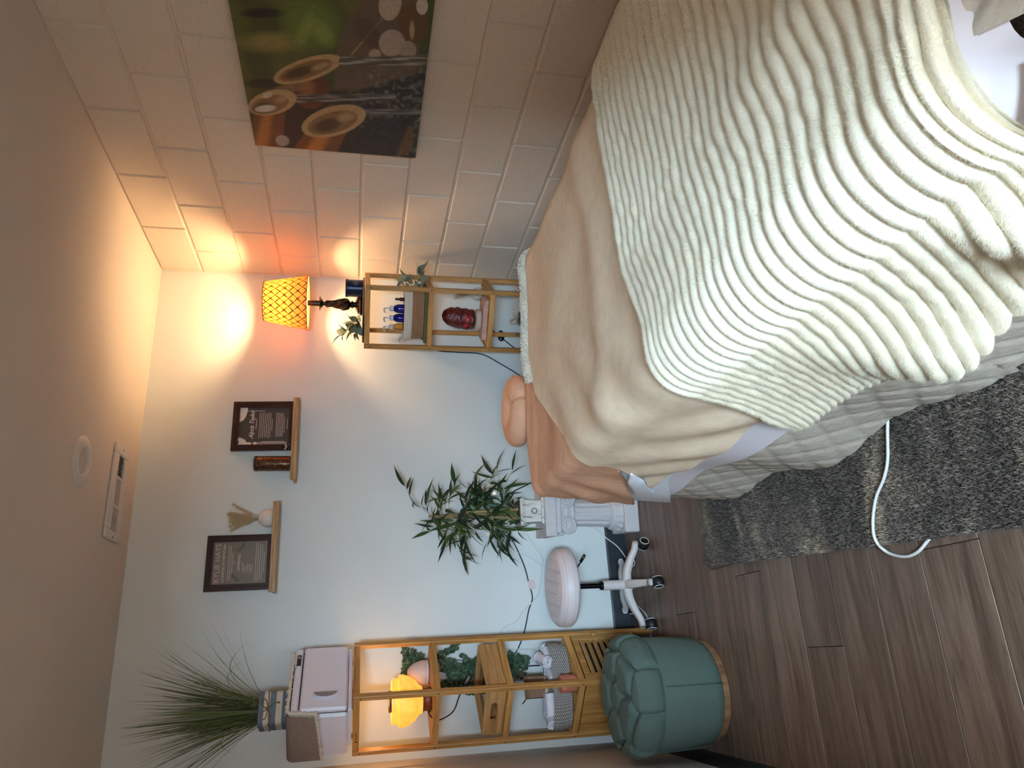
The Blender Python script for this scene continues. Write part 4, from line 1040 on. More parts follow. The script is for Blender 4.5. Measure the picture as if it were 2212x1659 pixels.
# --- middle tier: red salt lamp on a pink slab, small vase
MZ = TIERS[2]+.0005
sb = MB().box((0, 0, .0125), (.10, .205, .025), .003).build('salt_slab', salt('rose_slab', (190, 140, 126), (220, 180, 166)), None, loc=in_r(-.085, .0, MZ), rz=SRA)
tag(sb, 'flat rose pink salt slab on the bamboo slats', 'salt slab')
rl = thing('salt_lamp', 'dark red rough crystal lamp on a pale stone foot', 'lamp', in_r(-.062, .014, MZ+.0255)); rl.scale = (1.12, 1.12, 1.2)
MB().lathe(((.046, 0), (.050, .006), (.050, .016), (.044, .024)), 20, mod=lambda t, z: 1+.06*np.sin(4*t+1)).build('stone_foot', plain('pale_stone', (196, 176, 160), .5), rl, True)
g = np.random.default_rng(14); zz = np.linspace(0, 1, 26); n = 30; th = np.linspace(0, 2*np.pi, n, endpoint=False)
prof = np.interp(zz, (0, .06, .3, .6, .82, .95, 1), (.030, .046, .048, .046, .040, .024, .0005)); wv = waves(31, 3, 14, 5, 22); wv2 = waves(32, 3, 8, 2, 6)
P = np.stack((prof[:, None]*np.cos(th), prof[:, None]*np.sin(th), np.broadcast_to((.024+.142*zz)[:, None], (26, n))), -1)
k = 1+.06*wv(P[..., 0]*3, P[..., 1]*3, P[..., 2]*3)+.05*wv2(P[..., 0], P[..., 1], P[..., 2]); P[..., 0] *= k; P[..., 1] *= k
P[..., 0] += (zz**2)[:, None]*.014
N = Nodes('red_crystal'); a = N.noise(N.coords(), 60, 5, .7); b = N.noise(N.coords(), 150, 3)
sp1 = N.n('ShaderNodeVectorMath', operation='DISTANCE'); N.l(N.coords(), sp1.inputs[0]); sp1.inputs[1].default_value = (-.02, -.045, .060)
sp2 = N.n('ShaderNodeVectorMath', operation='DISTANCE'); N.l(N.coords(), sp2.inputs[0]); sp2.inputs[1].default_value = (-.046, -.018, .068)
mn = N.n('ShaderNodeMath', operation='MINIMUM'); N.l(sp1.outputs['Value'], mn.inputs[0]); N.l(sp2.outputs['Value'], mn.inputs[1])
mr = N.n('ShaderNodeMapRange'); N.l(mn.outputs[0], mr.inputs['Value']); mr.inputs['From Min'].default_value = .002; mr.inputs['From Max'].default_value = .016; mr.inputs['To Min'].default_value = .22; mr.inputs['To Max'].default_value = 0
N.l(mr.outputs[0], N.b.inputs['Emission Strength']); N.b.inputs['Emission Color'].default_value = (1, .02, .08, 1)
N.set(N.ramp(a, ((.35, srgb(70, 16, 14)), (.6, srgb(112, 30, 26)), (.78, srgb(190, 130, 116)))), .25, 0, N.bump(b, .8, .004))
mb = MB().grid(P, cv=True, flip=True); mb.f.append(tuple(range(n))[::-1]); mb.build('crystal', N.m, rl, True)
pampas_vase('small grey white vase with dry grass behind the bamboo post', in_r(.085, -.088, MZ), .80, 9, .10, 8, plain('grey_glaze', (212, 206, 196), .12), .5, 260, translucent('dry_grass', (190, 172, 148), .3, .9))

# --- lower tier: cream basket, jars
WZ = TIERS[1]+.0005
coil_basket('plain cream coiled rope basket on the low bamboo tier', in_r(.055, -.045, WZ), SRA, .072, .075, 13, .0056, 13, True, .05)
M_JAR = clear_glass('jar_glass', (232, 238, 240), .9, .04); M_STEEL = plain('brushed_lid', (150, 146, 140), .25, .9)
jr = thing('lidded_jar', 'glass jar with ribbed metal screw lid on the low bamboo tier', 'jar', in_r(-.085, -.005, WZ))
MB().lathe(((.034, 0), (.038, .004), (.038, .105), (.034, .118)), 32, cap=False).build('glass', M_JAR, jr, True)
MB().lathe(((.032, .003), (.035, .006), (.035, .085), (.0001, .086)), 28).build('blue_contents', plain('blue_salts', (44, 50, 96), .7, nscale=200, nstr=.6), jr, True)
MB().lathe(((.037, .118), (.039, .121), (.037, .125), (.039, .129), (.037, .133), (.039, .137), (.036, .142), (.0001, .143)), 36).build('screw_lid', M_STEEL, jr, True)
jb = thing('glass_canister', 'clear glass canister with a ball knob lid on the low bamboo tier', 'jar', in_r(-.085, .082, WZ))
MB().lathe(((.040, 0), (.044, .005), (.044, .085), (.041, .092)), 36, cap=False).build('glass', M_JAR, jb, True)
MB().lathe(((.045, .092), (.043, .100), (.030, .114), (.012, .122), (.007, .126), (.007, .130)), 36, cap=False).build('glass_lid', M_JAR, jb, True)
MB().ball((0, 0, .142), .0125, 18, 12).build('knob', M_JAR, jb, True)
MB().lathe(((.036, .003), (.040, .006), (.040, .060), (.0001, .062)), 28).build('cotton_filling', plain('cotton', (232, 230, 228), .95, nscale=80, nstr=.8, ndist=.004), jb, True)

# ------------------------------------------------------------------ green tufted pouf
M_BOUCLE = plain('sage_boucle', (94, 114, 106), .95, nscale=340, nstr=.9, ndist=.004, var=.16, vscale=260)
pf = thing('pouf', 'round sage green pouf with a tufted cushion top', 'pouf', (-.170, 2.945, 0))
MB().lathe(((.178, 0), (.184, .003), (.186, .022), (.182, .026), (.12, .026)), 64).build('wooden_base_ring', wood('pouf_wood', (120, 86, 60), (150, 112, 80), (168, 130, 96), 2), pf, True, auto=40)
MB().lathe(((.176, .0262), (.186, .030), (.194, .060), (.203, .14), (.207, .20), (.207, .262), (.200, .275)), 72).build('side', M_BOUCLE, pf, True)
sm = MB().tube([(0, 0, .032), (0, -.004, .10), (0, -.0075, .18), (0, -.008, .262)], .0022, 6).mesh('seam', True)
for k in range(4):
    a = k*math.pi/2+.15; o = put('side_seam', sm, plain('sage_seam', (72, 90, 84), .95) if k == 0 else bpy.data.materials['sage_seam'], pf, (.1995*math.sin(a), -.1995*math.cos(a), 0), a)
# tufted top: cells around buttons, creases between them
nr, na = 90, 200
q = np.linspace(0, 1.0, nr); th = np.linspace(0, 2*np.pi, na, endpoint=False); Q, T = np.meshgrid(q, th, indexing='ij')
def cap_profile(q):
    r = np.interp(q, (0, .5, .72, .82, .90, .96, 1.0), (0, .155, .208, .222, .225, .218, .204)); z = np.interp(q, (0, .3, .5, .72, .82, .90, .96, 1.0), (.395, .397, .394, .372, .345, .312, .285, .268)); return r, z
r0, z0 = cap_profile(Q)
seeds = [(0.0, 0.0)]+[(.36*math.cos(a), .36*math.sin(a)) for a in np.arange(5)*2*np.pi/5+.3]+[(.80*math.cos(a), .80*math.sin(a)) for a in np.arange(8)*2*np.pi/8+.1]
sx = np.array(seeds); px, py = Q*np.cos(T), Q*np.sin(T)
D = np.sqrt((px[..., None]-sx[:, 0])**2+(py[..., None]-sx[:, 1])**2*1.0); Ds = np.sort(D, -1); cr = np.clip((Ds[..., 1]-Ds[..., 0])/.17, 0, 1)
bul = (1-(1-cr)**2.4)
bul = bul*np.clip((1.0-Q)/.04, 0, 1)+(1-np.clip((1.0-Q)/.04, 0, 1))
drdq = np.gradient(r0, axis=0); dzdq = np.gradient(z0, axis=0); ln = np.hypot(drdq, dzdq)+1e-9; nx, nz = -dzdq/ln, drdq/ln
disp = -.026*(1-bul)
rr_, zz_ = r0+nx*disp, z0+nz*disp
MB().grid(np.stack((rr_*np.cos(T), rr_*np.sin(T), zz_), -1), cv=True).build('tufted_cushion', M_BOUCLE, pf, True)

# ------------------------------------------------------------------ rolling stool
st_ = thing('rolling_stool', 'round padded white stool on a five legged castor base', 'stool', (.285, 3.455, 0))
M_VINYL = plain('pale_pink_vinyl', (226, 214, 216), .42, nscale=220, nstr=.12); M_SEAM = plain('vinyl_seam', (196, 182, 186), .5)
nr, na = 60, 120; q = np.linspace(0, 1, nr); T = np.linspace(0, 2*np.pi, na, endpoint=False); Q, T = np.meshgrid(q, T, indexing='ij')
r0 = np.interp(Q, (0, .55, .66, .72, .80, .88, .94, 1), (0, .155, .172, .178, .181, .178, .166, .0)); z0 = np.interp(Q, (0, .4, .55, .66, .72, .80, .88, .94, 1), (.478, .476, .470, .456, .440, .420, .398, .386, .384))
strip = np.abs(((r0*np.cos(T+.2)/.052)+.5) % 1-.5)*2
z0 = z0-.006*(1-np.clip((1-strip)/.16, 0, 1))*0-.006*np.clip(1-(1-strip)/.16, 0, 1)*np.clip((.55-Q)/.1, 0, 1)
MB().grid(np.stack((r0*np.cos(T), r0*np.sin(T), z0), -1), cv=True).build('seat', M_VINYL, st_, True)
MB().torus((0, 0, .449), .1765, .0022, 72, 6).build('seat_piping', M_VINYL, st_, True)
MB().lathe(((.06, .376), (.06, .384)), 24).build('seat_plate', M_BLK, st_, auto=40)
M_CHROME = plain('chrome', (190, 190, 192), .08, 1.0)
MB().lathe(((.0125, .235), (.0125, .376)), 24).build('gas_piston', plain('black_chrome', (24, 24, 26), .12, .6), st_, True, auto=40)
MB().lathe(((.018, .350), (.018, .376)), 24).build('piston_sleeve', M_BLK, st_, True, auto=40)
MB().lathe(((.021, .228), (.021, .240), (.016, .242)), 24).build('black_collar', M_BLK, st_, True, auto=40)
M_POLY = plain('white_nylon', (214, 208, 206), .4)
MB().lathe(((.023, .12), (.023, .228)), 28).build('column_tube', M_POLY, st_, True, auto=40)
MB().lathe(((.030, .085), (.036, .095), (.036, .118), (.026, .128)), 28).build('hub', M_POLY, st_, True, auto=40)
lv = MB().tube(spline([(.02, -.03, .374), (.075, -.065, .366), (.10, -.078, .352)], 5), .004, 7); lv.box((.118, -.087, .342), (.042, .020, .010), .004, rot_z(-.5) @ rot_y(.5)); lv.build('height_lever', M_BLK, st_, True)
lx = np.linspace(.022, .205, 12); topz = np.interp(lx, (.022, .06, .12, .17, .205), (.126, .126, .108, .084, .080)); wdt = np.interp(lx, (.022, .205), (.021, .0145)); hgt = np.interp(lx, (.022, .12, .205), (.036, .030, .022))
rows = []
for x_, tz_, w_, h_ in zip(lx, topz, wdt, hgt): rows.append([(x_, s*w_, tz_-dz) for s, dz in ((-.7, 0), (.7, 0), (1, .006), (1, h_-.004), (.8, h_), (-.8, h_), (-1, h_-.004), (-1, .006))])
lb = MB().grid(np.array(rows), cv=True); lb.f.append(tuple(range(8))[::-1]); lb.f.append(tuple(88+i for i in range(8))); leg_me = lb.mesh('leg', True)
wm = MB().lathe(((.0001, -.022), (.020, -.022), (.0255, -.017), (.0262, -.003), (.0262, .003), (.0255, .017), (.020, .022), (.0001, .022)), 28, R=rot_x(math.pi/2)).mesh('wheel', True)
rm1, rm2 = [MB().torus((0, q_*.0215, 0), .021, .0022, 28, 6, rot_x(math.pi/2)).mesh('ring', True) for q_ in (1, -1)]
ym = MB().box((0, 0, .020), (.030, .030, .022), .006).mesh('yoke'); M_WH = plain('rubber_black', (18, 18, 20), .5)
for k in range(5):
    a = -math.pi/2+k*2*math.pi/5-.05
    l_ = put('leg', leg_me, M_POLY, st_, (0, 0, 0), a)
    cs = put('castor', ym, M_WH, l_, (.192, 0, .0265)); cs.rotation_euler = (0, 0, [.3, 1.0, 2.0, 2.6, 1.5][k])
    # wheel and ring hang below the yoke as one castor: kept at the second level under the leg
    w = put('wheel', wm, M_WH, l_, (.192, 0, .0262)); w.rotation_euler = cs.rotation_euler
    for rm in (rm1, rm2): r_ = put('wheel_ring', rm, M_POLY, l_, (.192, 0, .0262)); r_.rotation_euler = cs.rotation_euler

# ------------------------------------------------------------------ plaster column with bamboo plant
M_PLAST = plain('white_plaster', (206, 202, 204), .6, nscale=70, nstr=.15, ndist=.002, var=.05)
cl = thing('column_pedestal', 'short white plaster column pedestal with fluted shaft and scrolls', 'pedestal', (.652, 3.568, 0), math.radians(-6))
MB().box((0, 0, .037), (.21, .21, .074), .006).build('plinth', M_PLAST, cl)
wv = lambda t, z: 1+.03*np.sin(14*t)*np.sin(z*60)
MB().lathe(((.100, .074), (.102, .082), (.098, .094), (.088, .104), (.090, .112), (.084, .122), (.076, .132)), 96, mod=lambda t, z: 1+.025*np.cos(18*t)*np.clip((.118-z)/.03, 0, 1)).build('base_moulding', M_PLAST, cl, True)
MB().lathe(np.c_[np.interp(np.linspace(0, 1, 20), (0, 1), (.074, .066)), np.linspace(.130, .322, 20)], 160, mod=lambda t, z: 1-.10*np.clip(np.sin(10*t), 0, 1)**.6*np.clip((z-.138)/.010, 0, 1)*np.clip((.312-z)/.012, 0, 1)).build('fluted_shaft', M_PLAST, cl, True)
MB().lathe(((.068, .318), (.074, .324), (.074, .332), (.070, .338), (.082, .356), (.086, .385)), 64).build('echinus', M_PLAST, cl, True)
th_ = np.linspace(0, 2*np.pi*2.25, 60); rs = .040*(1-th_/th_[-1])+.006
for fy in (-1, 1):
    for s in (-1, 1):
        pts = np.c_[s*(.070+rs*np.cos(th_+math.pi*.5)*1.0), np.full(60, fy*.082), .362+rs*np.sin(th_+math.pi*.5)]
        mb = MB().tube(pts, np.linspace(.0075, .0035, 60), 8); mb.lathe(((.036, -.012), (.036, .0)), 28, c=(s*.070, fy*.068, .362), R=rot_x(math.pi/2*fy)); mb.build('volute', M_PLAST, cl, True, auto=50)
MB().box((0, 0, .385), (.15, .165, .030), .004).build('scroll_block', M_PLAST, cl)
for fy in (-1, 1):
    mb = MB()
    for k in range(5): mb.ball((-.03+k*.015, fy*.083, .385), (.006, .004, .010), 10, 8)
    mb.build('egg_ornament', M_PLAST, cl, True)
MB().box((0, 0, .412), (.205, .205, .024), .003).build('abacus', M_PLAST, cl)
MB().box((0, 0, .452), (.235, .215, .056), .004).build('top_slab', M_PLAST, cl)
PZ = .4805
pot = thing('bamboo_plant', 'artificial bamboo plant in a whitewashed wooden pot on the column', 'potted plant', (.655, 3.545, PZ), math.radians(-4))
def whitewash():
    N = Nodes('whitewashed_wood'); a = N.noise(N.coords((6, 6, 1)), 9, 5, .7); 
    return N.set(N.ramp(a, ((.36, srgb(140, 126, 112)), (.46, srgb(214, 210, 204)), (.8, srgb(230, 228, 224)))), .7, 0, N.bump(a, .25, .002))
M_WW = whitewash()
mb = MB(); rows = []
for (z, h_) in ((0, .056), (.012, .056), (.0125, .050), (.095, .054)): rows.append([(-h_, -h_, z), (h_, -h_, z), (h_, h_, z), (-h_, h_, z)])
mb.grid(np.array(rows), cv=True, flip=True); mb.f.append((3, 2, 1, 0)); mb.f.append((12, 13, 14, 15)); mb.build('pot_body', M_WW, pot)
MB().box((0, 0, .006), (.128, .128, .012), .002).build('foot_board', M_WW, pot)
for (z, w_, t_) in ((.100, .122, .012), (.112, .134, .013)): MB().box((0, 0, z), (w_, w_, t_), .003).build('rim_board', M_WW, pot)
MB().torus((0, -.0585, .048), .0125, .0018, 28, 7, rot_x(math.pi/2)).build('ring_pull', M_BLK, pot, True)
MB().box((0, 0, .119), (.11, .11, .006), .001).build('moss', plain('brown_moss', (84, 72, 54), .95, nscale=120, nstr=.9, ndist=.006), pot)
M_CANE = wood('bamboo_cane', (128, 108, 66), (164, 142, 92), (184, 164, 116), 2, .5); g = np.random.default_rng(17)
canes = []
for k, (x_, y_, h_) in enumerate(((-.030, -.02, .30), (.0, .01, .44), (.028, -.012, .36), (.012, -.03, .26), (-.012, .028, .40))):
    zs = np.linspace(.118, .118+h_, 26); r = .0085-.0025*(zs-.118)/h_; node = (np.abs(((zs-.118) % .07)-.035) > .031); r = r*(1+.16*node)
    pts = np.c_[x_+(zs-.118)*g.normal()*.06, y_+(zs-.118)*g.normal()*.05, zs]; MB().tube(pts, r, 10).build('cane', M_CANE, pot, True); canes.append(pts)
M_LEAFS = [translucent('bamboo_leaf_dark', (38, 58, 40), .2, .45), translucent('bamboo_leaf', (58, 84, 44), .25, .45), translucent('bamboo_leaf_light', (92, 112, 58), .3, .45)]
BL_ = [leaf_mesh(.110, .019, c, .30, 10, 1.2) for c in (.05, .25, .5, .75)]
for i, me_ in enumerate(BL_): pass
BLM = []
for m_ in M_LEAFS:
    for me_ in BL_:
        c2 = me_.copy(); c2.materials.clear(); c2.materials.append(m_); BLM.append(c2)
tw_ = MB(); nleaf = 0
for b_ in range(58):
    cpts = canes[b_ % 5]; k = g.integers(int(len(cpts)*.12), len(cpts)); p0 = cpts[k]; a = g.uniform(0, 2*np.pi)
    el = g.uniform(-.45, .7)+(.3 if k > 20 else 0); L = g.uniform(.07, .23)
    d_ = np.array((math.cos(a)*math.cos(el), .55*math.sin(a)*math.cos(el), math.sin(el)))
    if d_[1] > .1: d_[1] *= .25
    pts = spline([p0, p0+d_*L*.5+np.array((0, 0, .012)), p0+d_*L+np.array((0, 0, -.10*L))], 5); pts[:, 1] = np.minimum(pts[:, 1], .10); tw_.tube(pts, .0010, 4)
    for j_ in range(5):
        p = pts[min(len(pts)-1, 3+2*j_)]; dd = d_*.8+g.normal(size=3)*.6-np.array((0, 0, .25)); dd[1] = min(dd[1], .35)
        if j_ == 4: dd = d_+g.normal(size=3)*.2
        dd = dd/np.linalg.norm(dd); sc_ = g.uniform(.65, 1.15)
        dd[1] = min(dd[1], (YB-.095-3.545-p[1])/(.13*sc_))
        lf = put('leaf', BLM[g.choice(3, p=(.45, .38, .17))*4+g.integers(0, 4)], None, pot); aim(lf, p, dd, g.uniform(-1.2, 1.2)); lf.scale = (sc_, sc_*g.uniform(.8, 1.2), sc_)
tw_.build('twigs', plain('pale_twig', (150, 152, 116), .8), pot, True)

# ------------------------------------------------------------------ cords and plugs on the back wall
M_WCORD = plain('white_cord', (226, 226, 222), .45); M_BCORD = plain('black_cord', (18, 18, 20), .5)
WY = YB-.006
def wall_cord(name, label, pts, r, mat):
    return tag(MB().tube(spline([(x, (WY if len(p_) == 2 else p_[2]), z) for p_ in pts for x, z in [p_[:2]]], 8), r, 7).build(name, mat, None, True), label, 'cord')
wall_cord('black_power_cable', 'black cord running along the wall behind the bamboo plant', [(.92, .36), (.837, .488), (.781, .598), (.70, .66), (.613, .645), (.527, .593), (.417, .549), (.334, .53), (.258, .516), (.201, .538), (.106, .565), (.035, .597), (-.02, .63), (-.05, .60), (-.055, .50)], .0030, M_BCORD)
bc = bpy.data.objects['black_power_cable']; MB().box((.322, WY-.006, .516), (.040, .0015, .034), .0005, rot_y(-.1)).build('cord_tag', plain('tag_pink', (226, 200, 202), .6), bc)
wall_cord('white_power_cable', 'thick white cord looping from the power adapter to the bamboo tower', [(.643, .618), (.593, .545), (.506, .487), (.444, .453), (.391, .46), (.309, .475), (.257, .497), (.202, .562), (.153, .602), (.133, .651), (.109, .682), (.06, .70), (.03, .66), (.02, .52)], .0034, M_WCORD)
wall_cord('white_power_cable', 'thin white cord slanting down from the white plug adapter', [(.559, .668), (.528, .643), (.484, .583), (.458, .522), (.414, .459)], .0024, M_WCORD)
wall_cord('white_power_cable', 'white cord hanging on the wall beside the terracotta sheet', [(.854, .68), (.854, .639), (.847, .562), (.84, .497), (.86, .40)], .0028, M_WCORD)
wall_cord('white_power_cable', 'white cord falling past the baseboard to the floor under the stool', [(.63, .24), (.597, .17), (.571, .13, WY-.004), (.54, .108, YB-.020), (.49, .05, YB-.024), (.40, .012, YB-.05), (.30, .006, YB-.03), (.21, .006, 3.63), (.14, .006, 3.50), (.03, .006, 3.47)], .0030, M_WCORD)
wall_cord('black_power_cable', 'black lamp cord dropping behind the corner shelf with an inline switch', [(1.68, 1.34), (1.668, 1.15), (1.649, 1.06), (1.577, .973), (1.565, .85), (1.558, .719), (1.505, .618), (1.445, .522), (1.36, .40)], .0032, M_BCORD)
wall_cord('black_power_cable', 'short black cord with a round thumb switch behind the corner shelf', [(1.72, .68), (1.70, .645), (1.645, .585), (1.60, .53), (1.54, .44)], .0032, M_BCORD)
MB().ball((1.668, WY-.008, .605), (.034, .012, .020), 20, 12).build('thumb_switch', M_BLK, [o for o in bpy.data.objects if o.name.startswith('black_power_cable')][-1], True)
ad = thing('power_adapter', 'white plug adapter in the wall socket behind the bamboo plant', 'adapter', (.585, YB, .68))
MB().box((.02, -.003, 0), (.075, .006, .115), .002).build('wall_plate', M_WHITE, ad)
MB().box((0, -.022, .0), (.056, .034, .058), .006).build('plug_body', M_WCORD, ad)
pa = thing('wall_socket', 'pale wall socket with a small amber night light beside the plant', 'socket', (.79, YB, .70))
MB().box((0, -.003, 0), (.07, .006, .115), .002).build('wall_plate', M_WHITE, pa)
MB().box((0, -.02, .0), (.05, .030, .06), .006).build('plug_body', M_WCORD, pa)
N = Nodes('amber_led'); N.b.inputs['Emission Color'].default_value = (1, .55, .25, 1); N.b.inputs['Emission Strength'].default_value = 4
MB().ball((-.012, -.036, -.012), .004, 10, 8).build('indicator_led', N.m, pa, True)

# ------------------------------------------------------------------ rug
RUGA = -math.radians(3.56); RW, RL, RH = 1.25, 2.9, .012
rug = thing('shag_rug', 'grey and beige shaggy rug on the plank floor', 'rug', (.284, 2.786, .0005), RUGA)
def rug_mat(name, fib):
    N = Nodes(name); g_ = N.n('ShaderNodeNewGeometry'); mp = N.n('ShaderNodeMapping'); N.l(g_.outputs['Position'], mp.inputs['Vector']); mp.inputs['Scale'].default_value = (1.0, 2.6, 1.0)
    a = N.noise(mp.outputs[0], 2.6, 3, .6, .7); b = N.noise(mp.outputs[0], 60, 3, .6)
    col = N.ramp(a, ((.40, srgb(106, 96, 88)), (.55, srgb(132, 119, 107)), (.70, srgb(196, 176, 152))))
    sh = N.ramp(b, ((.3, (.55, .55, .55, 1)), (.7, (1.15, 1.15, 1.15, 1)))); mx = N.n('ShaderNodeMix', data_type='RGBA', blend_type='MULTIPLY'); mx.inputs['Factor'].default_value = .8
    N.l(col, mx.inputs['A']); N.l(sh, mx.inputs['B']); return N.set(mx.outputs['Result'], .95, 0, None if fib else N.bump(b, .8, .006))
M_RUG = rug_mat('rug_backing', False); M_PILE = rug_mat('rug_pile', True)
MB().box((RW/2, -RL/2, RH/2), (RW, RL, RH), .004).build('rug_backing', M_RUG, rug)
def fibres(P, Nn, L, w, lean, seed, bend=.5):
    """one bent blade (2 faces) per root point"""
    g = np.random.default_rng(seed); n = len(P)
    rv = g.normal(size=(n, 3)); t = rv-Nn*(rv*Nn).sum(1)[:, None]; t /= np.linalg.norm(t, axis=1)[:, None]+1e-9
    s = np.cross(Nn, t); Ls = (L*g.uniform(.65, 1.25, n))[:, None]; ln = (lean*g.uniform(.3, 1.4, n))[:, None]
    d1 = Nn*np.cos(ln*.5)+t*np.sin(ln*.5); d2 = Nn*np.cos(ln*(1+bend))+t*np.sin(ln*(1+bend))
    M_ = P+d1*Ls*.55; E = M_+d2*Ls*.45
    V = np.stack((P-s*w/2, P+s*w/2, M_+s*w*.42, M_-s*w*.42, E), 1).reshape(-1, 3); b0 = np.arange(n)*5
    F = np.vstack((np.stack((b0, b0+1, b0+2), 1), np.stack((b0, b0+2, b0+3), 1), np.stack((b0+3, b0+2, b0+4), 1)))
    return V, F
def fibre_obj(name, P, Nn, L, w, lean, mat, parent, seed, bend=.5, soft=False):
    V, F = fibres(P, Nn, L, w, lean, seed, bend); me = make_mesh(name, V, F.astype(np.int32), True)
    if soft:
        nr = np.repeat(Nn, 5, axis=0).astype(np.float32); me.normals_split_custom_set_from_vertices(nr)
    return tag(put(name, me, mat, parent), kind='stuff')
g = np.random.default_rng(41); n = 100000
px = np.concatenate((g.uniform(.003, .50, int(n*.86)), g.uniform(.5, RW-.003, n-int(n*.86)))); py = -g.uniform(.003, 1.9, n)
P = np.c_[px, py, np.full(n, RH-.003)]
fibre_obj('pile', P, np.tile((0, 0, 1.0), (n, 1)), .021, .0027, 1.0, M_PILE, rug, 42, .6, False)
kc = [(.60, 1.57), (.556, 1.588), (.494, 1.612), (.423, 1.636), (.38, 1.666), (.339, 1.711), (.284, 1.743), (.235, 1.754), (.20, 1.742), (.181, 1.683), (.186, 1.632), (.209, 1.587)]
tag(MB().tube(spline([(x, y, .029 if x > .235 else .026 if k == 7 else .008) for k, (x, y) in enumerate(kc[:-1])]+[(.212, 1.585, .006)], 8), .0042, 8).build('extension_cord', M_WCORD, None, True), 'white electric cord looping over the rug edge onto the planks', 'cord')

# ------------------------------------------------------------------ massage table and its bedding
BX0, BX1, BY0, BY1, BZT = .562, 1.45, .56, 2.645, .712
mt = thing('massage_table', 'padded massage table hidden under layered bedding', 'massage table', (1.01, 1.58, 0))
MB().box((0, 0, BZT-.065), (.84, 2.06, .11), .03).build('padded_top', plain('black_vinyl_pad', (30, 30, 34), .5), mt)
lm_ = MB().box((0, 0, .301), (.045, .045, .602), .004).mesh('leg')
for sx in (-1, 1):
    for sy in (-1, 1): put('leg', lm_, M_LEDGE, mt, (sx*.34, sy*.85, .012))
MB().box((-.06, 1.14, BZT-.05), (.16, .26, .02), .008).build('face_cradle_arm', M_LEDGE, mt)

def terra_mat():
    N = Nodes('terracotta_cotton'); w = N.noise(N.coords((1, 1.6, 1)), 11, 4, .55, 1.2); f = N.noise(N.coords(), 700, 2)
    return N.set(srgb(222, 170, 136), .85, 0, N.bump(f, .12, .001, N.bump(w, .35, .012)))
M_TERRA = terra_mat()
M_FLEECE = plain('sand_fleece', (236, 213, 184), .95, nscale=160, nstr=.35, ndist=.003, var=.07, vscale=26)
M_LAV = plain('lilac_white_sheet', (226, 218, 222), .85, nscale=800, nstr=.2)
def therm_mat():
    N = Nodes('white_thermal'); w = N.n('ShaderNodeTexWave', bands_direction='Z'); N.l(N.coords(), w.inputs['Vector']); w.inputs['Scale'].default_value = 55; w.inputs['Distortion'].default_value = .6
    return N.set(srgb(240, 242, 248), .9, 0, N.bump(N.noise(N.coords(), 400, 3), .4, .001, N.bump(w.outputs['Fac'], .3, .003)))
M_THERM = therm_mat()
def quilt_mat():
    N = Nodes('stone_quilt'); a = N.noise(N.coords((1, 1, 1.8)), 55, 4, .6, .4); b = N.noise(N.coords(), 500, 2)
    return N.set(srgb(192, 180, 164), .9, 0, N.bump(b, .15, .001, N.bump(a, .5, .006)))
M_QUILT = quilt_mat()
RC = .045
def loop_path(step=.012):
    """table outline, from the near left corner up the left side and round"""
    pts = []
    def seg(a, b): 
        n = max(2, int(math.dist(a, b)/step)); return [tuple(np.array(a)+(np.array(b)-np.array(a))*i/n) for i in range(n)]
    def arc(c, a0, a1): return [(c[0]+RC*math.cos(a), c[1]+RC*math.sin(a)) for a in np.linspace(a0, a1, 14, endpoint=False)]
    pi = math.pi
    pts += seg((BX0, BY0+RC), (BX0, BY1-RC)); pts += arc((BX0+RC, BY1-RC), pi, pi/2)
    pts += seg((BX0+RC, BY1), (BX1-RC, BY1)); pts += arc((BX1-RC, BY1-RC), pi/2, 0)
    pts += seg((BX1, BY1-RC), (BX1, BY0+RC)); pts += arc((BX1-RC, BY0+RC), 0, -pi/2)
    pts += seg((BX1-RC, BY0), (BX0+RC, BY0)); pts += arc((BX0+RC, BY0+RC), -pi/2, -pi)
    p = np.array(pts); T = np.roll(p, -1, 0)-np.roll(p, 1, 0); T /= np.linalg.norm(T, axis=1)[:, None]
    return p, np.c_[-T[:, 1], T[:, 0]]
LP, LN = loop_path()
LT = np.concatenate(([0], np.cumsum(np.linalg.norm(np.diff(LP, axis=0), axis=1))))
LEN = LT[-1]+.012
def at_t(t):
    t = np.mod(t, LEN); f = lambda c: np.interp(t, np.append(LT, LEN), np.append(c, c[0]))
    p = np.stack((f(LP[:, 0]), f(LP[:, 1])), -1); n = np.stack((f(LN[:, 0]), f(LN[:, 1])), -1); return p, n/np.linalg.norm(n, axis=-1)[..., None]
T_LEFT = lambda y: y-(BY0+RC)                      # t of a point on the left side
T_FAR0 = T_LEFT(BY1-RC)+RC*math.pi/2               # start of the far side
def tablecloth(t0, t1, hem, d, fold, step=.012, nh=44, kmin=.15, puff=None, flare=.05, re=.035):
    """cloth over the table top and down its sides between loop positions t0..t1; hem(t) = height of its lower edge"""
    t = np.arange(t0, t1+step*.5, step); p, n = at_t(t); m = len(t)
    sp = np.c_[np.full(m, (BX0+BX1)/2), np.clip(p[:, 1], BY0+.46, BY1-.46)]
    pin = p-n*re; rows = []
    for k in np.linspace(kmin, 1, 16):
        q = sp+(pin-sp)*k; rows.append(np.c_[q, np.full(m, BZT+d)])
    for a in np.linspace(math.pi/2, 0, 7)[1:]:
        q = pin+n*(re+d)*math.cos(a); rows.append(np.c_[q, np.full(m, BZT-re+(re+d)*math.sin(a))])
    hz = hem(t); z0 = BZT-re
    for k in np.linspace(0, 1, nh)[1:]:
        z = z0+(hz-z0)*k; hh = z0-z
        out = d+flare*hh+fold(t, hh); q = pin+n*(re+out)[:, None]; rows.append(np.c_[q, z])
    G = np.array(rows)
    if puff is not None: G = puff(G, t, n)
    return G
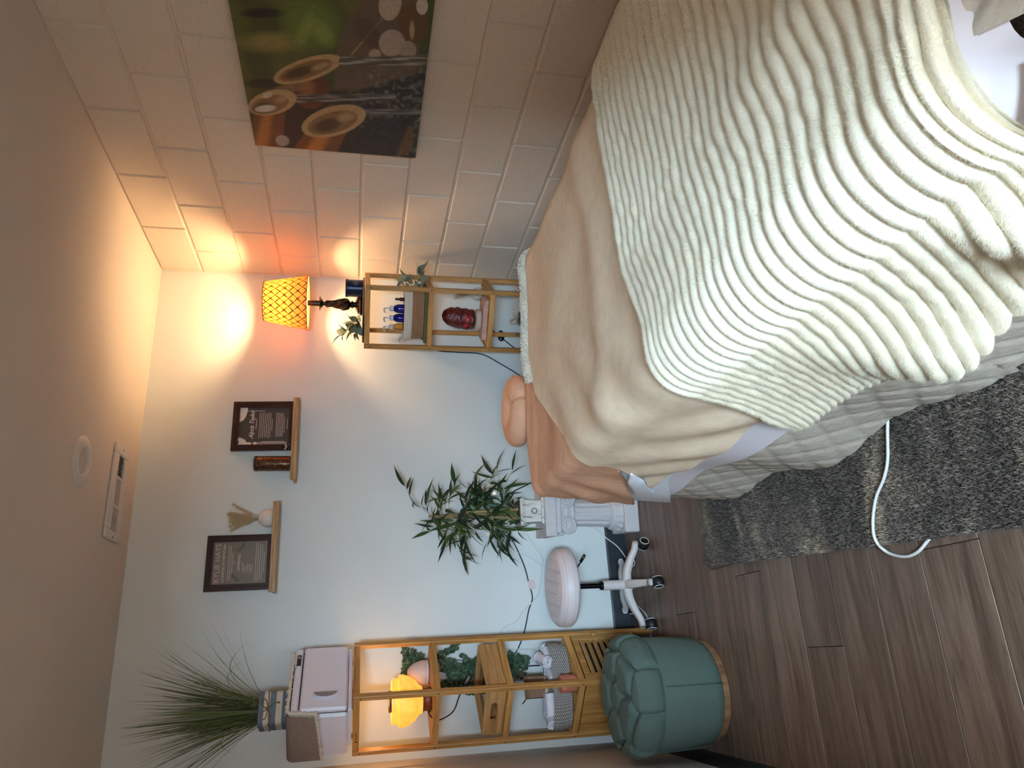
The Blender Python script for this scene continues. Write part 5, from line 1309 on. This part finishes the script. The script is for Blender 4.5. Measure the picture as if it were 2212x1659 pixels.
def cloth(name, G, mat, parent=None, thick=.003, ctr=(1.01, 1.58, .2)):
    """close the sheet with a second, inner layer so that it has thickness"""
    nrm = grid_normals(G); out = ((nrm*(G-np.array(ctr))).sum(-1).mean() > 0)
    if not out: nrm = -nrm
    mb = MB().grid(G, flip=not out); mb.grid(G-nrm*thick, flip=out)
    return mb.build(name, mat, parent, True)
def grid_normals(G):
    a = np.gradient(G, axis=0); b = np.gradient(G, axis=1); n = np.cross(a, b); return n/(np.linalg.norm(n, axis=-1)[..., None]+1e-9)

# quilt
wq = waves(51, 1, 5, .5, 2.2)
def drape(t, h): return h*(.028*np.sin(t*5.2+1)+.018*np.sin(t*11+.6)+.020*wq(t))
TO_T = lambda y: y-(BY0+RC)
FL = .09
def quilt_puff(G, t, n):
    n3 = np.c_[n, np.zeros(len(n))]; out = G.copy()
    arc = np.concatenate(([0], np.cumsum(np.linalg.norm(np.diff(G, axis=0), axis=-1).mean(1))))
    A, B = np.meshgrid(arc, t, indexing='ij'); u = (A+B)/.115; v = (A-B)/.115
    cre = np.minimum(np.abs((u % 1)-.5)*2, np.abs((v % 1)-.5)*2)   # 1 in the seam
    cre = np.maximum(np.abs((u % 1)-.5)*2, np.abs((v % 1)-.5)*2)
    dsp = .007*np.clip((1-cre)/.35, 0, 1)**.6; nr = grid_normals(G); s = np.sign((nr*np.concatenate((np.broadcast_to(n3, G.shape)[..., :2], np.ones(G.shape[:2]+(1,))*.6), -1)).sum(-1))
    return out+nr*(dsp*s)[..., None]
hemq = lambda t: np.where(t < T_LEFT(1.2), .05, .030)+.008*np.sin(t*9)
quilt = cloth('quilt', tablecloth(T_LEFT(.9), T_FAR0+1.9, hemq, 0.0, drape, .010, 70, .62, quilt_puff, FL), M_QUILT)
tag(quilt, 'stone grey diamond quilted cover hanging to the rug', 'quilt')
T_NEAR = lambda x: LEN-.5*math.pi*RC-(x-(BX0+RC))      # t of a point on the near end
q2 = tablecloth(T_NEAR(1.30), T_NEAR(.66), lambda t: .60+.02*np.sin(t*9), .004, lambda t, h: h*(1.25+.45*np.sin(t*10+2)), .010, 40, .6, quilt_puff, .05)
q2o = cloth('quilt_tail', q2, M_QUILT, quilt)

# lilac white sheet: left side, near left corner and near end
def hem_l(t):
    tt = np.where(t > LEN*.6, t-LEN, t); y = tt+BY0+RC
    return np.interp(y, (.40, .52, .60, .74), (.648, .636, .60, .285))+.010*np.sin(y*7)
sheet = cloth('bed_sheet', tablecloth(-.34, T_LEFT(2.56), hem_l, .013, lambda t, h: drape(t, h)+h*.01+h*np.interp(t, (-.06, .03), (1, 0))*(1.15+.85*np.sin(t*22+1.2)), .012, 44, .66, None, FL), M_LAV)
tag(sheet, 'thin lilac white sheet showing below the sand coloured fleece', 'bed sheet')

# white thermal blanket at the head corner, with a rolled fold
th_hem = lambda t: np.interp(t, (T_LEFT(2.02), T_LEFT(2.25), T_LEFT(2.45), T_LEFT(2.60), T_FAR0, T_FAR0+.5), (.42, .37, .28, .215, .21, .35))
therm = cloth('thermal_blanket', tablecloth(T_LEFT(2.08), T_FAR0+.5, th_hem, .018, lambda t, h: drape(t, h)+h*.018, .011, 40, .70, None, FL), M_THERM)
tag(therm, 'white waffle weave blanket peeking out under the terracotta sheet', 'blanket')
fp = []
for k in np.linspace(0, 1, 16):
    yv = 2.10+.30*k; zv = .555-.165*k; fp.append((BX0-.060-.012*math.sin(k*3), yv, zv))
mb = MB(); fp = np.array(fp); th_ = np.linspace(0, 2*np.pi, 14, endpoint=False)
rows = []
for i, p in enumerate(fp):
    r = .030+.008*(i > 11)+.002*math.sin(i*.7); e_ = max(.12, min(1, i/4, (15-i)/2+.3)); rows.append(np.c_[p[0]-.009*e_*np.cos(th_), p[1]+r*.55*e_*np.sin(th_), p[2]+r*.75*e_*np.sin(th_)])
mb.grid(np.array(rows), cv=True); mb.f.append(tuple(range(14))); mb.f.append(tuple(15*14+i for i in range(14))[::-1]); mb.build('rolled_fold', M_THERM, therm, True)

# terracotta sheet over the head end
tr_hem = lambda t: np.interp(t, (T_LEFT(1.98), T_LEFT(2.2), T_LEFT(2.40), T_LEFT(2.58), T_FAR0-.02, T_FAR0+.25, T_FAR0+1.2), (.66, .545, .445, .365, .34, .42, .45))
wt = waves(61, 2, 9, .6, 2.0)
def terra_puff(G, t, n):
    nr = grid_normals(G); A = np.linspace(0, 1, G.shape[0])[:, None]; u = G[..., 1]*2.2+G[..., 2]*1.8; 
    d_ = .008+.007*wt(u*1.3, G[..., 0]*1.5+G[..., 2])+.005*np.sin((G[..., 1]*1.0+G[..., 2]*1.15)*34+2*wt(G[..., 1], G[..., 2]))
    dn = np.clip((G[..., 2]-.0-BZT)/.02, 0, 1); side = np.clip((BZT-G[..., 2])/.12, .25, 1); 
    G2 = G.copy(); G2[..., 0] += -np.abs(n[:, 0])[None]*np.sign(-n[:, 0])[None]*0+n[:, 0][None]*d_*side; G2[..., 1] += n[:, 1][None]*d_*side
    top = G[..., 2] > BZT-.01; G2[..., 2] += np.where(top, .004+.004*wt(G[..., 0]*1.4, G[..., 1]*2.4)+.010*np.exp(-((G[..., 1]-2.57+.10*(G[..., 0]-1.0))/.03)**2)+.006*np.exp(-((G[..., 1]-2.53+.2*(G[..., 0]-.8))/.022)**2), 0); return G2
terra = cloth('terracotta_sheet', tablecloth(T_LEFT(1.98), T_FAR0+1.2, tr_hem, .026, lambda t, h: drape(t, h)+h*.01, .009, 50, .30, terra_puff, FL, .022), M_TERRA)
tag(terra, 'terracotta cotton sheet over the head end of the massage table', 'bed sheet')
# hem band
tt = np.linspace(T_LEFT(2.14), T_FAR0-.01, 50); pp, nn = at_t(tt); hz = tr_hem(tt); hh = BZT-.022-hz; oo = .026+FL*hh+drape(tt, hh)+hh*.01+.012
MB().tube(np.c_[pp+nn*(oo-.004)[:, None], hz+.004], .003, 6).build('hem', plain('terracotta_hem', (206, 150, 114), .85), terra, True)
# face rest cushion beyond the head end
fr_ = thing('face_rest_cushion', 'puffy terracotta covered face rest cushion at the head end', 'cushion', (.945, 2.835, .735))
a = np.linspace(0, 2*np.pi, 90, endpoint=False); b = np.linspace(0, 2*np.pi, 28, endpoint=False); A, B = np.meshgrid(a, b, indexing='ij')
dA = np.angle(np.exp(1j*(A+math.pi/2-.15))); pinch = np.exp(-(dA/.16)**2)
puck = 1+.030*np.sin(A*19+np.sin(A*5))*np.exp(-(dA/.7)**2)+.012*np.sin(A*23)+.03*wt(np.cos(A)*.4, np.sin(A)*.4)-.26*pinch
P = np.stack(((.090+.060*puck*np.cos(B))*np.cos(A)*1.0, (.084+.060*puck*np.cos(B))*np.sin(A), .046*puck*np.sin(B)), -1)
MB().grid(P, cu=True, cv=True).build('cushion_cover', M_TERRA, fr_, True)

# sand fleece blanket: a strip across the table
def strip(s_nodes, ymap, d, side_fold, flare_l=.06, re=.04, right_drop=.30):
    """s: 0 at the left top edge, negative over the top to the right, positive down the left side"""
    rows = []
    for s in s_nodes:
        ys = ymap(s); n = len(ys); W = BX1-BX0-2*re; q = math.pi/2*re
        if s <= -(W): # right side
            u = -s-W
            if u < q: a = u/re; x = BX1-re+(re+d)*math.sin(a); z = BZT-re+(re+d)*math.cos(a); xx = np.full(n, x); zz = np.full(n, z)
            else: h = u-q; xx = np.full(n, BX1+d+.08*h); zz = np.full(n, BZT-re-h)
        elif s <= 0: xx = np.full(n, BX0+re-s); zz = np.full(n, BZT+d)
        elif s < q: a = s/re; xx = np.full(n, BX0+re-(re+d)*math.sin(a)); zz = np.full(n, BZT-re+(re+d)*math.cos(a))
        else:
            h = s-q; xx = BX0-d-flare_l*h-side_fold(ys, h); zz = np.full(n, BZT-re-h)
        rows.append(np.c_[xx, ys, zz])
    return np.array(rows)
FQ = math.pi/2*.04; FW_ = BX1-BX0-.08
def fleece_far(s):
    if s <= 0: x = BX0+.04-s; return float(np.interp(x, (.58, .62, .73, .87, 1.02, 1.2, 1.5), (2.085, 2.11, 2.26, 2.41, 2.475, 2.47, 2.45)))
    return float(np.interp(s, (0, .08, .16, .26, .34, .42), (2.085, 2.06, 2.10, 2.20, 2.33, 2.36)))
sf = waves(71, 2, 8, .8, 3.0)
ff = lambda ys, h: drape(TO_T(ys), h)+.006*np.clip(h*6, 0, 1)*(1+np.sin((ys+h*.9)*26))
S_ = np.concatenate((np.linspace(-FW_-FQ-.30, -FW_, 22), np.linspace(-FW_, 0, 46)[1:], np.linspace(0, FQ, 8)[1:], np.linspace(FQ, FQ+.262, 34)[1:]))
G = strip(S_, lambda s: np.linspace(1.05, fleece_far(s), 110), .047, ff, .05)
top = np.clip((G[..., 2]-(BZT-.03))/.04, 0, 1)
G[..., 2] += top*(.004*sf(G[..., 0]*1.2, G[..., 1]*1.2)+.010*np.exp(-((G[..., 1]-1.72-.05*np.sin(G[..., 0]*5))/.07)**2)+.006*np.sin((G[..., 1]*1.2-G[..., 0])*22)*np.clip((.95-G[..., 0])/.3, 0, 1))
G[..., 0] += (1-top)*.003*sf(G[..., 1]*2, G[..., 2]*2)
fleece = cloth('fleece_blanket', G, M_FLEECE, None, .005)
tag(fleece, 'sand coloured fleece blanket over the middle of the massage table', 'blanket')
# sherpa turned edge on the head side
i0, i1 = 0, np.argmin(np.abs(S_+.30))
E_ = G[8:i1, -1]+np.array((0, .008, .006)); mb = MB().tube(E_, .014+.003*np.sin(np.arange(len(E_))*.9), 10); sh_edge = mb.build('sherpa_edge', M_SHERPA, fleece, True)
gS = np.random.default_rng(77); n = 9000; kk = gS.uniform(0, len(E_)-1.001, n); ii = kk.astype(int); fr = (kk-ii)[:, None]; C0 = E_[ii]*(1-fr)+E_[ii+1]*fr
an = gS.uniform(0, 2*np.pi, n); Nn = np.c_[np.zeros(n), np.cos(an), np.sin(an)]; fibre_obj('sherpa_pile', C0+Nn*.013, Nn, .009, .0035, .9, M_SHERPA, fleece, 78)

# ivory plush throw with ribs across the table
RP = .0365
def plush_fold(ys, h):
    g1 = lambda c, w: np.exp(-((ys-c)/w)**2)
    k = np.clip(h/.10, 0, 1); k2 = np.clip(h/.35, 0, 1.2)
    return drape(TO_T(ys), h)+k*(.035*g1(.66, .045))+k2*(.055*g1(.66, .07)+.085*g1(1.04, .12)+.028*g1(1.50, .10)-.0*g1(1.27, .07))
S_ = np.concatenate((np.linspace(-FW_-FQ-.34, -FW_-FQ, 34), np.linspace(-FW_-FQ, -FW_, 10)[1:], np.linspace(-FW_, 0, 110)[1:], np.linspace(0, FQ, 12)[1:], np.linspace(FQ, FQ+.335, 66)[1:]))
NV = 400; V0, V1 = -.115, .905
vv = np.linspace(V0, V1, NV)
wp, wp2 = waves(81, 2, 8, .5, 2.5), waves(82, 2, 8, .4, 1.6)
def plush_map(s):
    h = max(0.0, s-FQ); hr = max(0.0, -s-FW_-FQ)
    vc = np.maximum(vv, 0); q = float(np.clip((s+.27)/.27, 0, 1)); q = q*q*(3-2*q)
    hs = (math.sqrt((s-.06)**2+.11**2)+(s-.06))/2-.012; hs = max(0.0, hs)
    y = BY0+vc-.115*q*(vc/V1)**1.5+hs*np.interp(vc, (0, .15, .4, .6, .925), (.62, .72, .88, .78, .60))+hr*.05*(vc-.4)
    return y
G = strip(S_, plush_map, .064, plush_fold, .01)
Sg, Vg = np.meshgrid(S_, vv, indexing='ij')
top = np.clip((G[..., 2]-(BZT-.03))/.05, 0, 1)
# the near edge rolls over the table end and hangs in waves
ov = np.clip(-Vg, 0, None); wave = np.sin(Sg*11+.9)*.6+.4*np.sin(Sg*17)
G[..., 1] = np.where(Vg < 0, G[..., 1]-ov*(.85+.15*wave)*(1-.55*np.clip((Sg+.22)/.25, 0, 1)), G[..., 1])
G[..., 2] -= np.where(Vg < 0, (ov/.115)**2*(.026+.014*wave), 0)
G[..., 2] += top*(.008*wp2(G[..., 0], G[..., 1])+.020*np.exp(-((Vg-.20)/.12)**2-((Sg+.42+.9*(Vg-.2))/.05)**2)+.016*np.exp(-((Vg-.16)/.2)**2-((Sg+.22)/.07)**2))
nr = grid_normals(G); ctr = np.array(((BX0+BX1)/2, .95, .2)); sgn = np.sign((nr*(G-ctr)).sum(-1).mean()); nr *= sgn
ph = (Vg+.0045*wp(Sg*1.5, Vg*1.5)+.0025*wp(Sg*4, Vg*3))/RP
rib = np.abs(np.sin(np.pi*ph))**.62
Gr = G+nr*(.0165*(rib-.45))[..., None]+nr*(.0012*wp(Sg*14, Vg*14))[..., None]
def plush_mat():
    N = Nodes('ivory_plush'); a = N.noise(N.coords(), 130, 4, .65); b = N.noise(N.coords(), 9, 3)
    N.set(N.ramp(b, ((.3, srgb(232, 221, 196)), (.7, srgb(241, 233, 213)))), .95, 0, N.bump(a, .45, .004)); N.b.inputs['Sheen Weight'].default_value = .25
    return N.m
M_PLUSH = plush_mat(); M_FUZZ = translucent('plush_fibre', (246, 238, 218), .5, .95)
plush = cloth('plush_throw', Gr, M_PLUSH, None, .006, (1.01, .95, .2))
tag(plush, 'ivory ribbed plush throw over the foot half of the massage table', 'blanket')
def fuzz(name, P, Nn, L, w, mat, parent, seed):
    """short nap: one thin triangle per fibre"""
    g = np.random.default_rng(seed); n = len(P); rv = g.normal(size=(n, 3))+np.array((-.5, .9, 0)); t = rv-Nn*(rv*Nn).sum(1)[:, None]; t /= np.linalg.norm(t, axis=1)[:, None]+1e-9
    s = np.cross(Nn, t); ln = g.uniform(.5, 1.35, n)[:, None]; Ls = (L*g.uniform(.6, 1.3, n))[:, None]
    V = np.stack((P-s*w/2-Nn*.0006, P+s*w/2-Nn*.0006, P+(Nn*np.cos(ln)+t*np.sin(ln))*Ls), 1).reshape(-1, 3)
    return tag(put(name, make_mesh(name, V, np.arange(3*n).reshape(-1, 3)), mat, parent), kind='stuff')
gF = np.random.default_rng(91); n = 520000
iu = gF.integers(24, len(S_)-1, n); iv = gF.integers(0, NV-1, n); fu, fv = gF.random((n, 1)), gF.random((n, 1))
P = Gr[iu, iv]*(1-fu)*(1-fv)+Gr[iu+1, iv]*fu*(1-fv)+Gr[iu, iv+1]*(1-fu)*fv+Gr[iu+1, iv+1]*fu*fv
nrr = grid_normals(Gr)*sgn
keep = rib[iu, iv] > gF.uniform(.1, .6, n)
fuzz('plush_pile', P[keep], nrr[iu, iv][keep], .0058, .00045, M_FUZZ, plush, 92)

# waffle towel hanging at the near left corner
wt_ = thing('waffle_towel', 'white waffle towel end peeping out from under the plush throw', 'towel', (.535, .500, .664), math.radians(-22))
def waffle():
    N = Nodes('waffle'); v = N.coords((1, 1, 1)); w1 = N.n('ShaderNodeTexWave', bands_direction='X'); w2 = N.n('ShaderNodeTexWave', bands_direction='Y')
    for w in (w1, w2): N.l(v, w.inputs['Vector']); w.inputs['Scale'].default_value = 120
    mx = N.n('ShaderNodeMath', operation='MULTIPLY'); N.l(w1.outputs['Fac'], mx.inputs[0]); N.l(w2.outputs['Fac'], mx.inputs[1])
    return N.set(srgb(240, 242, 248), .9, 0, N.bump(mx.outputs[0], .6, .003))
xs = np.linspace(-.042, .042, 34); ys = np.linspace(.03, -.045, 30); Xg, Yg = np.meshgrid(xs, ys, indexing='ij')
rnd = 1-.30*np.clip((np.abs(Xg)-.022)/.02, 0, 1)**2
Yq = .03-(.03-Yg)*rnd
P = np.stack((Xg, Yq, -.012*np.clip(-Yq/.07, 0, 1)**2+.002*np.sin(Xg*90)*np.clip((-Yq-.03)/.03, 0, 1)), -1)
cloth('towel_end', P, waffle(), wt_, .005, (0, 0, -1))
